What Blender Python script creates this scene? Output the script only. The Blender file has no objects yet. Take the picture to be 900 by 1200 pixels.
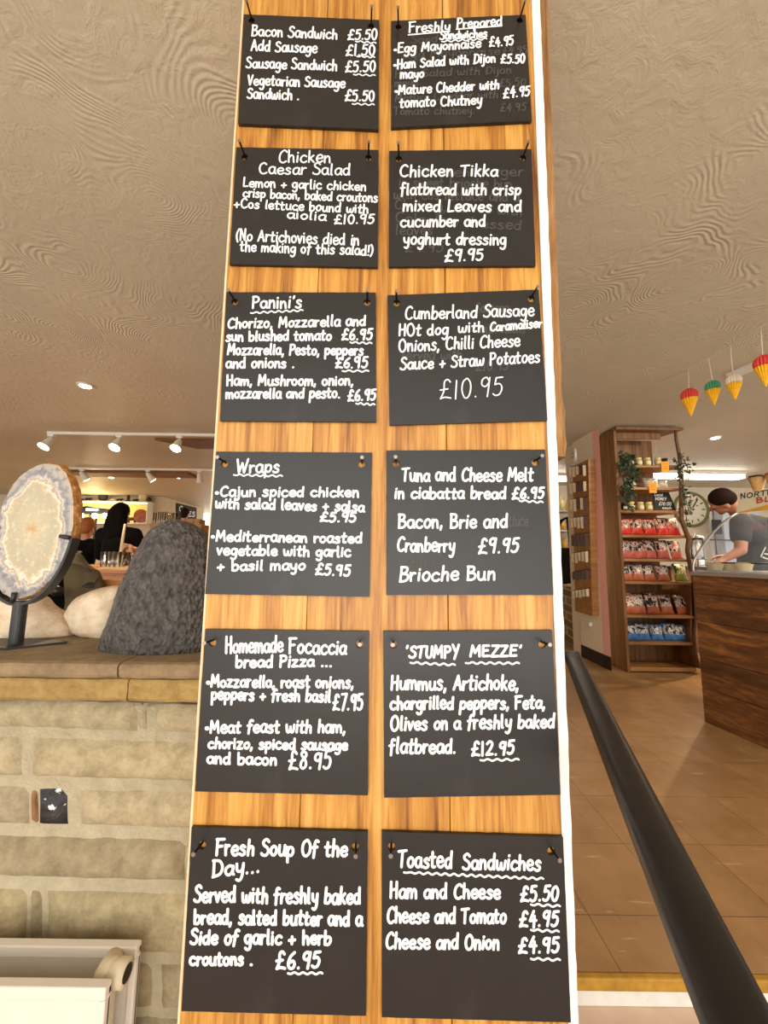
import bpy, bmesh, math, random
from mathutils import Vector, Matrix, noise
random.seed(7)
S = bpy.context.scene
COL = S.collection
PI = math.pi

# ---------------------------------------------------------------- camera
FPX, PITCH, ROLL, CAMZ = 445.0, math.radians(6.68), math.radians(0.75), 1.10
cam_d = bpy.data.cameras.new('camera')
cam = bpy.data.objects.new('camera', cam_d); COL.objects.link(cam)
cam.location = (0, 0, CAMZ)
cam.rotation_mode = 'QUATERNION'
cam.rotation_quaternion = (Matrix.Rotation(PI/2 + PITCH, 3, 'X') @ Matrix.Rotation(ROLL, 3, 'Z')).to_quaternion()
cam_d.sensor_fit = 'VERTICAL'; cam_d.sensor_height = 36.0; cam_d.lens = 36.0*FPX/1200.0
cam_d.clip_start = 0.02; cam_d.clip_end = 100
S.camera = cam

def ray(px, py):
    x, v = (px-450)/FPX, -(py-600)/FPX
    x, v = x*math.cos(ROLL)-v*math.sin(ROLL), x*math.sin(ROLL)+v*math.cos(ROLL)
    return Vector((x, math.cos(PITCH)-v*math.sin(PITCH), math.sin(PITCH)+v*math.cos(PITCH)))
def P(px, py, y):            # the point of the place at distance y that the photo shows at this pixel
    d = ray(px, py); d = d*(y/d.y); return Vector((d.x, d.y, d.z+CAMZ))
def PZ(px, py, z):
    d = ray(px, py); d = d*((z-CAMZ)/d.z); return Vector((d.x, d.y, z))

# ---------------------------------------------------------------- world, lights, exposure
S.view_settings.view_transform = 'Standard'; S.view_settings.look = 'None'
S.cycles.transparent_max_bounces = 40
S.view_settings.gamma = 1.0; S.view_settings.exposure = 0.0; S.view_settings.use_curve_mapping = False
w = bpy.data.worlds.new('world'); S.world = w; w.use_nodes = True
w.node_tree.nodes['Background'].inputs[0].default_value = (1.0, 0.945, 0.87, 1)
w.node_tree.nodes['Background'].inputs[1].default_value = 1.9

def area_light(name, loc, target, sx, sy, power, color):
    l = bpy.data.lights.new(name, 'AREA'); l.shape = 'RECTANGLE'; l.size = sx; l.size_y = sy
    l.energy = power; l.color = color
    o = bpy.data.objects.new(name, l); COL.objects.link(o); o.location = loc
    o.rotation_euler = (Vector(target)-Vector(loc)).to_track_quat('-Z', 'Y').to_euler()
    return o
area_light('window_daylight', (-0.7, -2.4, 1.5), (0.1, 0.7, 1.2), 3.2, 2.0, 26, (1.0, 0.97, 0.92))
area_light('ceiling_fill', (0.6, -3.0, 0.3), (0.3, 0.6, 2.5), 4.0, 1.4, 70, (1.0, 0.96, 0.9))  # added unseen fill, aimed upward to brighten the ceiling
def point_light(name, loc, power, color=(1, 0.72, 0.42), r=0.05):
    l = bpy.data.lights.new(name, 'POINT'); l.energy = power; l.color = color; l.shadow_soft_size = r
    o = bpy.data.objects.new(name, l); COL.objects.link(o); o.location = loc
    return o
def spot_light(name, loc, target, power, angle=100, color=(1, 0.72, 0.42), blend=.6, r=.03):
    l = bpy.data.lights.new(name, 'SPOT'); l.energy = power; l.color = color; l.shadow_soft_size = r
    l.spot_size = math.radians(angle); l.spot_blend = blend
    o = bpy.data.objects.new(name, l); COL.objects.link(o); o.location = loc
    o.rotation_euler = (Vector(target)-Vector(loc)).to_track_quat('-Z', 'Y').to_euler()
    return o
point_light('far_cafe_fill', (-3.0, 10.9, 1.9), 60, (1, .86, .66), .15)  # added fill hidden behind the pillar, brightens the far cafe walls
spot_light('shop_ceiling_lamp', (1.75, 0.62, 2.44), (1.55, 3.0, 0.0), 105, 95, (1, .84, .62), .8, .12)  # added spot without a fixture, out of view, brightens the shop floor
spot_light('shop_ceiling_lamp', (3.6, 2.2, 2.44), (2.6, 4.0, 0.6), 100, 110, (1, .84, .62), .8, .12)  # second added spot without a fixture, fills the shop

# ---------------------------------------------------------------- materials
def srgb(r, g, b):
    f = lambda c: (c/255/12.92) if c/255 <= .04045 else ((c/255+.055)/1.055)**2.4
    return (f(r), f(g), f(b), 1)
class NT:
    def __init__(s, name):
        s.m = bpy.data.materials.new(name); s.m.use_nodes = True
        s.t = s.m.node_tree; s.b = s.t.nodes['Principled BSDF']
    def n(s, typ, **kw):
        nd = s.t.nodes.new(typ)
        for k, v in kw.items():
            if k[0] == 'i' and k[1:].isdigit(): nd.inputs[int(k[1:])].default_value = v
            elif k in nd.inputs: nd.inputs[k].default_value = v
            else: setattr(nd, k, v)
        return nd
    def l(s, a, b): s.t.links.new(a, b)
    def coords(s, scale=(1, 1, 1), rot=(0, 0, 0), gen=False):
        tc = s.n('ShaderNodeTexCoord'); mp = s.n('ShaderNodeMapping')
        mp.inputs['Scale'].default_value = scale; mp.inputs['Rotation'].default_value = rot
        s.l(tc.outputs['Generated' if gen else 'Object'], mp.inputs[0]); return mp.outputs[0]
    def noise(s, co, scale, detail=4, rough=.55, dist=0):
        nd = s.n('ShaderNodeTexNoise', Scale=scale, Detail=detail, Roughness=rough, Distortion=dist)
        s.l(co, nd.inputs['Vector']); return nd.outputs['Fac']
    def ramp(s, fac, stops, interp='LINEAR'):
        nd = s.n('ShaderNodeValToRGB'); cr = nd.color_ramp; cr.interpolation = interp
        while len(cr.elements) < len(stops): cr.elements.new(.5)
        for e, (p, c) in zip(cr.elements, stops): e.position = p; e.color = c
        s.l(fac, nd.inputs[0]); return nd.outputs[0]
    def mix(s, fac, a, b, mode='MIX'):
        nd = s.n('ShaderNodeMix', data_type='RGBA', blend_type=mode)
        for sock, v in ((nd.inputs[0], fac), (nd.inputs[6], a), (nd.inputs[7], b)):
            if hasattr(v, 'is_output'): s.l(v, sock)
            else: sock.default_value = v
        return nd.outputs[2]
    def math(s, op, a, b=0.0, c=None):
        nd = s.n('ShaderNodeMath', operation=op)
        for i, v in enumerate((a, b, c)):
            if v is None: continue
            if hasattr(v, 'is_output'): s.l(v, nd.inputs[i])
            else: nd.inputs[i].default_value = v
        return nd.outputs[0]
    def bump(s, h, strength=.3, dist=.01):
        nd = s.n('ShaderNodeBump', Strength=strength, Distance=dist); s.l(h, nd.inputs['Height'])
        s.l(nd.outputs[0], s.b.inputs['Normal'])
    def tint(s): return s.n('ShaderNodeAttribute', attribute_name='tint').outputs['Color']
    def base(s, v):
        if hasattr(v, 'is_output'): s.l(v, s.b.inputs['Base Color'])
        else: s.b.inputs['Base Color'].default_value = v
    def pr(s, rough=.6, metal=0., **kw):
        s.b.inputs['Roughness'].default_value = rough; s.b.inputs['Metallic'].default_value = metal
        for k, v in kw.items(): s.b.inputs[k.replace('_', ' ')].default_value = v
        return s.m
M = {}
def plain(name, c, rough=.6, metal=0., var=.12, scale=25, bump=0., bd=.002, tint=False, spec=.5):
    n = NT(name); co = n.coords(); f = n.noise(co, scale, 5)
    d = tuple(x*(1-var) for x in c[:3])+(1,); h = tuple(min(1, x*(1+var)) for x in c[:3])+(1,)
    col = n.ramp(f, [(.3, d), (.7, h)])
    if tint: col = n.mix(1., col, n.tint(), 'MULTIPLY')
    n.base(col)
    if bump: n.bump(f, bump, bd)
    M[name] = n.pr(rough, metal, Specular_IOR_Level=spec); return M[name]
def wood(name, stops, axis='Z', scale=1., rough=.5, tint=False, bump=.15, contrast=1.):
    n = NT(name)
    sc = {'X': (.9, 20, 20), 'Y': (20, .9, 20), 'Z': (20, 20, .9)}[axis]
    co = n.coords(tuple(v*scale for v in sc))
    f = n.noise(co, 1.6, 6, .6, 1.2); f2 = n.noise(co, 9., 3, .6, .3)
    g = n.math('ADD', n.math('MULTIPLY', f, .68), n.math('MULTIPLY', f2, .32))
    k = len(stops)-1
    col = n.ramp(g, [(.5+(i/k-.5)*.42/contrast, c) for i, c in enumerate(stops)])
    if tint: col = n.mix(1., col, n.tint(), 'MULTIPLY')
    n.base(col); n.bump(g, bump, .003); M[name] = n.pr(rough); return M[name]
def emit(name, c, s):
    n = NT(name); n.base((.8, .8, .8, 1)); n.b.inputs['Emission Color'].default_value = c
    n.b.inputs['Emission Strength'].default_value = s; M[name] = n.pr(.5); return M[name]

wood('pillar_wood', [srgb(100, 56, 16), srgb(168, 112, 44), srgb(206, 152, 72), srgb(224, 178, 104)], 'Z', .9, .42, True, .15, 1.15)
wood('dark_shelf_wood', [srgb(66, 40, 18), srgb(120, 80, 38), srgb(156, 108, 58)], 'Z', .8, .5, True)
wood('shelf_board_wood', [srgb(100, 66, 32), srgb(156, 110, 60), srgb(188, 140, 84)], 'X', .8, .5, True)
wood('counter_wood', [srgb(44, 24, 10), srgb(98, 60, 28), srgb(164, 110, 58)], 'Y', .35, .5, True, .25)
wood('table_wood', [srgb(140, 84, 40), srgb(190, 128, 72), srgb(214, 156, 96)], 'X', .6, .4)
wood('pale_box_wood', [srgb(180, 130, 78), srgb(214, 166, 108)], 'X', .6, .5)
wood('rough_timber', [srgb(84, 56, 30), srgb(150, 108, 62), srgb(190, 148, 98)], 'Z', 1.4, .8, True, .6)
wood('branch_wood', [srgb(66, 44, 28), srgb(120, 88, 60), srgb(146, 112, 80)], 'Z', 1.2, .7, False, .5)
wood('ceiling_beam_wood', [srgb(96, 60, 28), srgb(140, 92, 46)], 'X', .6, .6)
plain('white_edge_paint', srgb(252, 246, 234), .6, var=.05, scale=40, bump=.5, bd=.004)
plain('lit_edge_tone', srgb(232, 206, 168), .6, var=.08, scale=40)  # light on the left plank edge, put into the colour
plain('marker_white', srgb(252, 252, 252), .7, var=.02)
plain('smudged_marker', srgb(70, 68, 64), .7, var=.25, scale=120)
plain('nail_metal', srgb(40, 34, 30), .4, .7)
plain('nail_tip_lit', srgb(150, 145, 140), .35, .8)  # paler than the dark nail: light caught by the tips, as colour
plain('black_metal', srgb(46, 46, 48), .45, .2, var=.15, scale=60, bump=.1)
plain('rail_black', srgb(22, 22, 22), .38, 0, var=.25, scale=30, bump=.05)
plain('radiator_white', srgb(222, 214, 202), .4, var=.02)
plain('radiator_cream', srgb(214, 200, 172), .5, var=.05)  # cream of the fins, end pipe and socket switches
plain('brass', srgb(150, 120, 80), .35, .9)
plain('pink_paint', srgb(242, 182, 170), .7, var=.04, bump=.1)
plain('cream_paint', srgb(244, 232, 212), .7, var=.05, bump=.15)
plain('wall_paint', srgb(216, 202, 180), .8, var=.05, bump=.15)
plain('skirting_black', srgb(34, 28, 24), .4)
plain('white_plastic', srgb(232, 228, 220), .4, var=.03)
plain('chrome', srgb(210, 208, 204), .18, 1., var=.03)
plain('steel_trim', srgb(176, 172, 166), .3, .8, var=.05)
plain('skin', srgb(206, 142, 112), .5, var=.06)
plain('short_brown_hair', srgb(40, 26, 18), .8, var=.3, scale=80, bump=.4, spec=.15)
plain('ginger_hair', srgb(168, 96, 40), .7, var=.3, scale=80, bump=.4)
plain('black_hair', srgb(8, 6, 6), .8, var=.3, scale=80, bump=.3, spec=.1)
plain('grey_shirt', srgb(56, 58, 60), .85, var=.12, scale=30, bump=.2)
plain('black_cloth', srgb(13, 11, 12), .85, var=.2, scale=40, bump=.2, spec=.1)
plain('dark_jeans', srgb(38, 42, 54), .85, var=.2, scale=60)
plain('olive_cloth', srgb(96, 84, 58), .8, var=.16, scale=14, bump=.4, bd=.006)
plain('faint_red_print', srgb(128, 62, 60), .8)
plain('eye_dark', srgb(30, 24, 20), .3)
plain('paper_red', srgb(226, 74, 70), .8, var=.15, scale=60)
plain('paper_green', srgb(76, 160, 124), .8, var=.15, scale=60)
plain('paper_white', srgb(236, 226, 208), .8, var=.1, scale=60)
plain('paper_yellow', srgb(246, 188, 32), .8, var=.1, scale=60)
plain('string_white', srgb(226, 212, 190), .8)
plain('ivy_green', srgb(40, 62, 34), .6, var=.4, scale=40)
plain('ivy_stem', srgb(70, 58, 36), .7)
plain('jar_honey', srgb(206, 188, 112), .25, var=.1)
plain('jar_label', srgb(232, 226, 196), .7, var=.05)
plain('jar_lid', srgb(232, 214, 150), .4)
plain('jar_dark', srgb(40, 30, 28), .3)
plain('tag_orange', srgb(250, 164, 26), .7, var=.03)
plain('sign_black', srgb(26, 26, 27), .6, var=.2)
plain('clock_green', srgb(112, 116, 62), .6, var=.1)
plain('clock_cream', srgb(226, 216, 194), .7, var=.05)
plain('candle_wax', srgb(240, 222, 190), .5, var=.03)
plain('dried_flower', srgb(206, 164, 132), .9, var=.25, scale=90)
plain('waffle', srgb(206, 164, 108), .7, var=.2, scale=60, bump=.4)
plain('counter_black', srgb(28, 25, 23), .3)
plain('deck_white', srgb(214, 220, 226), .3, var=.03)
plain('tub_cream', srgb(232, 214, 178), .6, var=.08)
plain('sign_cream', srgb(222, 214, 184), .6, var=.04)
plain('sign_yellow', srgb(214, 160, 52), .6, var=.04)
plain('nosing_yellow', srgb(172, 128, 38), .6, var=.25, scale=30, bump=.3)
plain('nosing_white', srgb(226, 224, 216), .5, var=.08, scale=30)
plain('kitchen_white', srgb(206, 216, 232), .5, var=.05)
plain('niche_yellow', srgb(246, 214, 130), .7, var=.05)
plain('amber_agate', srgb(150, 74, 26), .3, var=.5, scale=12)
plain('ornament_dark', srgb(44, 38, 34), .4, var=.4, scale=30)
plain('ornament_cream', srgb(214, 196, 164), .6, var=.2, scale=30)
plain('card_cream', srgb(222, 202, 172), .7, var=.15, scale=50)
plain('bead_dark', srgb(70, 40, 34), .4, var=.5, scale=200)
plain('tray_red', srgb(176, 66, 50), .5)
def m_special():
    qx = PZ(745, 1005, 0).x; qy = PZ(720, 988.5, 0).y
    # slate: charcoal with wiped chalk haze
    n = NT('slate'); co = n.coords()
    f = n.noise(co, 7, 5, .6, 1.5); f2 = n.noise(co, 160, 2)
    col = n.ramp(f, [(.35, srgb(24, 23, 23)), (.62, srgb(29, 28, 28)), (.8, srgb(46, 45, 44))])
    n.base(col); n.bump(f2, .12, .001); M['slate'] = n.pr(.4)
    # swirled artex ceiling
    n = NT('swirled_plaster'); co = n.coords()
    wv = n.n('ShaderNodeTexNoise', Scale=1.3, Detail=3.0); n.l(co, wv.inputs['Vector'])
    ad = n.n('ShaderNodeVectorMath', operation='SCALE'); n.l(wv.outputs['Color'], ad.inputs[0]); ad.inputs['Scale'].default_value = .55
    sm = n.n('ShaderNodeVectorMath', operation='ADD'); n.l(co, sm.inputs[0]); n.l(ad.outputs[0], sm.inputs[1])
    vo = n.n('ShaderNodeTexVoronoi', Scale=2.6, feature='SMOOTH_F1'); n.l(sm.outputs[0], vo.inputs['Vector']); vo.inputs['Smoothness'].default_value = .35
    rng = n.math('SINE', n.math('MULTIPLY', vo.outputs['Distance'], 165.0))
    amp = n.noise(co, 2.2, 3); amp = n.ramp(amp, [(.45, (0, 0, 0, 1)), (.62, (1, 1, 1, 1))])
    rag = n.noise(co, 14, 6, .65, .8)
    h = n.math('ADD', n.math('MULTIPLY', n.math('MULTIPLY', rng, amp), .42), n.math('MULTIPLY', rag, 2.2))
    f = n.noise(co, .9, 4)
    n.base(n.ramp(f, [(.3, srgb(196, 186, 163)), (.7, srgb(209, 199, 176))])); n.bump(h, .5, .006)
    M['swirled_plaster'] = n.pr(.55)
    # brown vinyl floor tiles
    n = NT('vinyl_tiles'); co = n.coords(); tl = n.n('ShaderNodeMapping'); n.l(co, tl.inputs[0]); tl.inputs['Location'].default_value = (-(qx % .3), -(qy % .3), 0)
    br = n.n('ShaderNodeTexBrick', offset=0.0, Scale=1.0); n.l(tl.outputs[0], br.inputs['Vector'])
    for k, v in (('Brick Width', .3), ('Row Height', .3), ('Mortar Size', .0016), ('Bias', 0.)): br.inputs[k].default_value = v
    br.inputs['Color1'].default_value = (1, 1, 1, 1); br.inputs['Color2'].default_value = (.9, .9, .9, 1); br.inputs['Mortar'].default_value = (.45, .42, .4, 1)
    c1 = n.coords((3.2, 30, 1), (0, 0, .9)); s1 = n.noise(c1, 1.3, 5, .6)
    c2 = n.coords((30, 2.6, 1), (0, 0, .9)); s2 = n.noise(c2, 1.1, 5, .6)
    col = n.ramp(n.noise(co, 5, 6, .65), [(.3, srgb(146, 111, 72)), (.7, srgb(174, 136, 94))])
    col = n.mix(n.ramp(s1, [(.63, (0, 0, 0, 1)), (.68, (.7, .7, .7, 1))]), col, srgb(196, 168, 136))
    col = n.mix(n.ramp(s2, [(.65, (0, 0, 0, 1)), (.71, (.6, .6, .6, 1))]), col, srgb(92, 62, 38))
    n.base(n.mix(1., col, br.outputs['Color'], 'MULTIPLY')); n.bump(br.outputs['Fac'], .1, -.002); M['vinyl_tiles'] = n.pr(.4)
    n = NT('pink_vinyl'); co = n.coords()
    n.base(n.ramp(n.noise(co, 12, 5), [(.3, srgb(206, 178, 158)), (.7, srgb(222, 196, 176))])); M['pink_vinyl'] = n.pr(.45)
    # wall stone and mortar
    for nm, a, b, bs in (('wall_stone', srgb(150, 135, 104), srgb(196, 181, 147), .9), ('mortar', srgb(186, 173, 142), srgb(210, 198, 168), .9), ('ledge_stone', srgb(116, 96, 70), srgb(150, 128, 96), .35), ('yellow_stone', srgb(138, 110, 60), srgb(176, 150, 96), .8)):
        n = NT(nm); co = n.coords()
        f = n.noise(co, 30, 10, .74, .2); f2 = n.noise(co, 110, 6, .75); f3 = n.noise(co, 11, 7, .7, .4)
        col = n.ramp(f, [(.32, a), (.66, b)])
        col = n.mix(n.ramp(f3, [(.62, (0, 0, 0, 1)), (.72, (.35, .35, .35, 1))]), col, srgb(120, 96, 62))
        if nm != 'ledge_stone': col = n.mix(1., col, n.tint(), 'MULTIPLY')
        n.base(col); n.bump(n.math('ADD', f, n.math('MULTIPLY', f2, .6)), bs, .006); M[nm] = n.pr(.85)
    n = NT('black_painted_stone'); co = n.coords()
    f = n.noise(co, 55, 3, .5)
    n.base(n.ramp(f, [(.57, srgb(34, 31, 32)), (.6, srgb(226, 226, 224))])); n.bump(n.noise(co, 60, 5), .9, .006); M['black_painted_stone'] = n.pr(.5)
    # dark lava boulder, pale limestone
    n = NT('lava_rock'); co = n.coords((1, 1, .75))
    vo = n.n('ShaderNodeTexVoronoi', Scale=120.0); n.l(co, vo.inputs['Vector'])
    f = n.noise(co, 60, 6, .7)
    h = n.math('ADD', vo.outputs['Distance'], f)
    n.base(n.ramp(f, [(.35, srgb(56, 54, 54)), (.68, srgb(112, 108, 104))])); n.bump(h, 1., .012); M['lava_rock'] = n.pr(.36)
    n = NT('limestone'); co = n.coords()
    f = n.noise(co, 22, 8, .7)
    n.base(n.ramp(f, [(.3, srgb(204, 176, 140)), (.6, srgb(240, 222, 194))])); n.bump(f, .8, .008); M['limestone'] = n.pr(.85)
    # agate slice face and rind
    n = NT('agate_face'); co = n.coords((1/.098, 0, 1/.168))
    ln = n.n('ShaderNodeVectorMath', operation='LENGTH'); n.l(co, ln.inputs[0])
    c1 = n.coords(); f = n.noise(c1, 15, 9, .68, .6); g = n.noise(c1, 60, 6, .75)
    r = n.math('ADD', n.math('ADD', ln.outputs['Value'], n.math('MULTIPLY', f, .7)), -.37)
    col = n.ramp(r, [(0., srgb(186, 150, 104)), (.12, srgb(188, 176, 146)), (.5, srgb(172, 166, 142)), (.60, srgb(186, 168, 132)), (.655, srgb(224, 216, 204)), (.69, srgb(160, 136, 98)), (.72, srgb(200, 194, 186)), (.79, srgb(128, 126, 128)), (.87, srgb(166, 162, 158)), (.97, srgb(180, 166, 146))])
    col = n.mix(n.ramp(g, [(.52, (0, 0, 0, 1)), (.62, (.7, .7, .7, 1))]), col, n.ramp(r, [(.6, srgb(214, 198, 160)), (.75, srgb(84, 86, 96))]))
    n.base(col); n.bump(g, .25, .002); M['agate_face'] = n.pr(.3)
    n = NT('agate_rind'); co = n.coords(); f = n.noise(co, 70, 5, .7)
    n.base(n.ramp(f, [(.3, srgb(122, 76, 30)), (.55, srgb(186, 128, 62)), (.72, srgb(226, 196, 150))])); n.bump(f, .8, .005); M['agate_rind'] = n.pr(.6)
    # glass
    for nm, c, ro in (('clear_glass', (1, 1, 1, 1), .02), ('case_glass', (.96, .98, .98, 1), .01)):
        n = NT(nm); n.base(c); n.pr(ro, 0., Transmission_Weight=1., IOR=1.45); M[nm] = n.m
    # panelled far wall
    n = NT('white_panelling'); co = n.coords((1, 1, 1))
    wv = n.n('ShaderNodeTexWave', Scale=1.6, bands_direction='DIAGONAL'); n.l(n.coords((1, 1, 0)), wv.inputs['Vector'])
    n.base(srgb(222, 208, 184)); n.bump(n.ramp(wv.outputs['Fac'], [(0., (0, 0, 0, 1)), (.1, (1, 1, 1, 1))]), .6, .01); M['white_panelling'] = n.pr(.6)
    # brick of the low wall in the shop
    n = NT('low_wall_brick'); co = n.coords((1, 1, 1), (PI/2, 0, 0))
    br = n.n('ShaderNodeTexBrick', Scale=1.0); n.l(co, br.inputs['Vector'])
    for k, v in (('Brick Width', .26), ('Row Height', .1), ('Mortar Size', .012)): br.inputs[k].default_value = v
    br.inputs['Color1'].default_value = srgb(150, 128, 92); br.inputs['Color2'].default_value = srgb(120, 98, 66); br.inputs['Mortar'].default_value = srgb(190, 172, 136)
    n.base(br.outputs['Color']); n.bump(br.outputs['Fac'], .5, -.01); M['low_wall_brick'] = n.pr(.85)
    # snack bags: coloured foot, black and white picture above
    for nm, c, c2 in (('bag_red', srgb(214, 52, 44), srgb(226, 200, 176)), ('bag_salmon', srgb(216, 110, 92), srgb(236, 222, 210)), ('bag_orange', srgb(190, 104, 66), srgb(232, 224, 218)), ('bag_blue', srgb(74, 134, 202), srgb(232, 228, 222)), ('bag_white', srgb(214, 206, 186), srgb(226, 220, 204)), ('bag_green', srgb(150, 156, 60), srgb(220, 216, 160))):
        n = NT(nm); tc = n.n('ShaderNodeTexCoord'); oi = n.n('ShaderNodeObjectInfo')
        sp = n.n('ShaderNodeSeparateXYZ'); n.l(tc.outputs['Generated'], sp.inputs[0])
        nz = n.n('ShaderNodeTexNoise', noise_dimensions='4D', Scale=3.8, Detail=3.0, Distortion=.6); n.l(tc.outputs['Generated'], nz.inputs['Vector'])
        n.l(n.math('MULTIPLY', oi.outputs['Random'], 40.), nz.inputs['W'])
        blk = srgb(30, 26, 26) if nm != 'bag_white' else srgb(120, 112, 96)
        pic = n.ramp(nz.outputs['Fac'], [(.45, blk), (.49, c2), (.56, c2), (.6, c)])
        if nm == 'bag_green': pic = n.ramp(nz.outputs['Fac'], [(.42, srgb(70, 82, 30)), (.5, c2)])
        zz = n.math('ADD', sp.outputs['Z'], n.math('MULTIPLY', nz.outputs['Fac'], .12))
        col = n.mix(n.ramp(zz, [(.42, (0, 0, 0, 1)), (.44, (1, 1, 1, 1))]), c, pic)
        col = n.mix(n.ramp(zz, [(.96, (0, 0, 0, 1)), (.98, (1, 1, 1, 1))]), col, c)
        n.base(col); n.bump(n.noise(n.coords((1, 1, 1)), 40, 3), .4, .004); M[nm] = n.pr(.3)
m_special()
emit('lamp_glow', (1, .86, .6, 1), 20); emit('tube_glow', (1, .95, .88, 1), 14); emit('niche_glow', (1, .74, .36, 1), 5); emit('doorway_daylight', (1, .96, .88, 1), 3.0)

# ---------------------------------------------------------------- mesh helpers
ORG = {}
class MB:
    def __init__(s): s.v = []; s.f = []; s.mi = []; s.t = []; s.cm = 0; s.ct = (1, 1, 1, 1)
    def face(s, idx): s.f.append(idx); s.mi.append(s.cm); s.t.append(s.ct)
    def add(s, vs, fs):
        o = len(s.v); s.v += [Vector(v) for v in vs]
        for f in fs: s.face([o+i for i in f])
        return s
    def box(s, a, b, mtx=None):
        (x0, y0, z0), (x1, y1, z1) = a, b
        x0, x1 = min(x0, x1), max(x0, x1); y0, y1 = min(y0, y1), max(y0, y1); z0, z1 = min(z0, z1), max(z0, z1)
        vs = [Vector(p) for p in ((x0, y0, z0), (x1, y0, z0), (x1, y1, z0), (x0, y1, z0), (x0, y0, z1), (x1, y0, z1), (x1, y1, z1), (x0, y1, z1))]
        if mtx: vs = [mtx @ v for v in vs]
        return s.add(vs, [(3, 2, 1, 0), (4, 5, 6, 7), (0, 1, 5, 4), (1, 2, 6, 5), (2, 3, 7, 6), (3, 0, 4, 7)])
    def prism(s, poly, d):               # poly: 3D points, extruded by vector d
        k = len(poly); d = Vector(d); p = [Vector(q) for q in poly]
        return s.add(p+[q+d for q in p], [tuple(range(k))[::-1], tuple(range(k, 2*k))]+[(i, (i+1) % k, k+(i+1) % k, k+i) for i in range(k)])
    def tube(s, pts, r, seg=10, cap=True, prof=None):
        pts = [Vector(p) for p in pts]; n = len(pts)
        if not isinstance(r, (list, tuple)): r = [r]*n
        up = Vector((0, 0, 1)); rings = []; vs = []
        t0 = (pts[1]-pts[0]).normalized()
        if abs(t0.z) > .9: up = Vector((0, 1, 0))
        a = t0.cross(up).normalized()
        for i, p in enumerate(pts):
            t = (pts[min(i+1, n-1)]-pts[max(i-1, 0)]).normalized()
            a = (a-t*a.dot(t)).normalized(); b = t.cross(a)
            for k in range(seg):
                th = 2*PI*k/seg
                cx, cy = prof[k] if prof else (math.cos(th), math.sin(th))
                vs.append(p+a*cx*r[i]+b*cy*r[i])
        fs = [(i*seg+k, i*seg+(k+1) % seg, (i+1)*seg+(k+1) % seg, (i+1)*seg+k) for i in range(n-1) for k in range(seg)]
        if cap: fs += [tuple(range(seg))[::-1], tuple(range((n-1)*seg, n*seg))]
        return s.add(vs, fs)
    def lathe(s, c, prof, seg=16, mtx=None):     # prof: (r, z) from bottom to top, about vertical axis at c
        c = Vector(c); vs = []; n = len(prof)
        for r, z in prof:
            for k in range(seg):
                q = Vector((r*math.cos(2*PI*k/seg), r*math.sin(2*PI*k/seg), z))
                vs.append(c+(mtx @ q if mtx else q))
        fs = [(i*seg+k, i*seg+(k+1) % seg, (i+1)*seg+(k+1) % seg, (i+1)*seg+k) for i in range(n-1) for k in range(seg)]
        fs += [tuple(range(seg))[::-1], tuple(range((n-1)*seg, n*seg))]
        return s.add(vs, fs)
    def ball(s, c, r, seg=14, rings=9, mtx=None):
        if not isinstance(r, (list, tuple)): r = (r, r, r)
        c = Vector(c); vs = []
        for i in range(rings+1):
            ph = PI*i/rings
            for k in range(seg):
                q = Vector((r[0]*math.sin(ph)*math.cos(2*PI*k/seg), r[1]*math.sin(ph)*math.sin(2*PI*k/seg), -r[2]*math.cos(ph)))
                vs.append(c+(mtx @ q if mtx else q))
        o = [(i*seg+k, i*seg+(k+1) % seg, (i+1)*seg+(k+1) % seg, (i+1)*seg+k) for i in range(rings) for k in range(seg)]
        return s.add(vs, o)
    def capsule(s, a, ra, b, rb, seg=12):
        a, b = Vector(a), Vector(b); t = (b-a).normalized(); pts = []; rs = []
        for i in range(5):
            th = PI/2*(1-i/4); pts.append(a-t*ra*math.sin(th)); rs.append(max(.0004, ra*math.cos(th)))
        for i in range(5):
            th = PI/2*(i/4); pts.append(b+t*rb*math.sin(th)); rs.append(max(.0004, rb*math.cos(th)))
        return s.tube(pts, rs, seg)
    def build(s, name, mat, parent=None, smooth=False, org=None, bevel=0., remesh=0., fix=True, sub=0):
        if parent is not None: base = ORG[parent.name]
        else: base = Vector(org) if org is not None else Vector((0, 0, 0))
        o_org = Vector(org) if org is not None else base
        me = bpy.data.meshes.new(name)
        me.from_pydata([v-o_org for v in s.v], [], s.f); me.validate()
        mats = mat if isinstance(mat, (list, tuple)) else [mat]
        for m in mats: me.materials.append(M[m] if isinstance(m, str) else m)
        if len(me.polygons) == len(s.mi):
            for p, k in zip(me.polygons, s.mi): p.material_index = k
            at = me.color_attributes.new('tint', 'FLOAT_COLOR', 'CORNER')
            for p, c in zip(me.polygons, s.t):
                for li in p.loop_indices: at.data[li].color = c
        if fix:
            bm = bmesh.new(); bm.from_mesh(me)
            bmesh.ops.remove_doubles(bm, verts=bm.verts, dist=1e-6)
            bmesh.ops.recalc_face_normals(bm, faces=bm.faces); bm.to_mesh(me); bm.free()
        o = bpy.data.objects.new(name, me); COL.objects.link(o)
        if bevel:
            md = o.modifiers.new('bevel', 'BEVEL'); md.width = bevel; md.segments = 2; md.limit_method = 'ANGLE'
        if remesh:
            md = o.modifiers.new('remesh', 'REMESH'); md.mode = 'VOXEL'; md.voxel_size = remesh
            md = o.modifiers.new('smooth', 'SMOOTH'); md.factor = .6; md.iterations = 4
        if sub:
            md = o.modifiers.new('sub', 'SUBSURF'); md.levels = md.render_levels = sub
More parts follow.
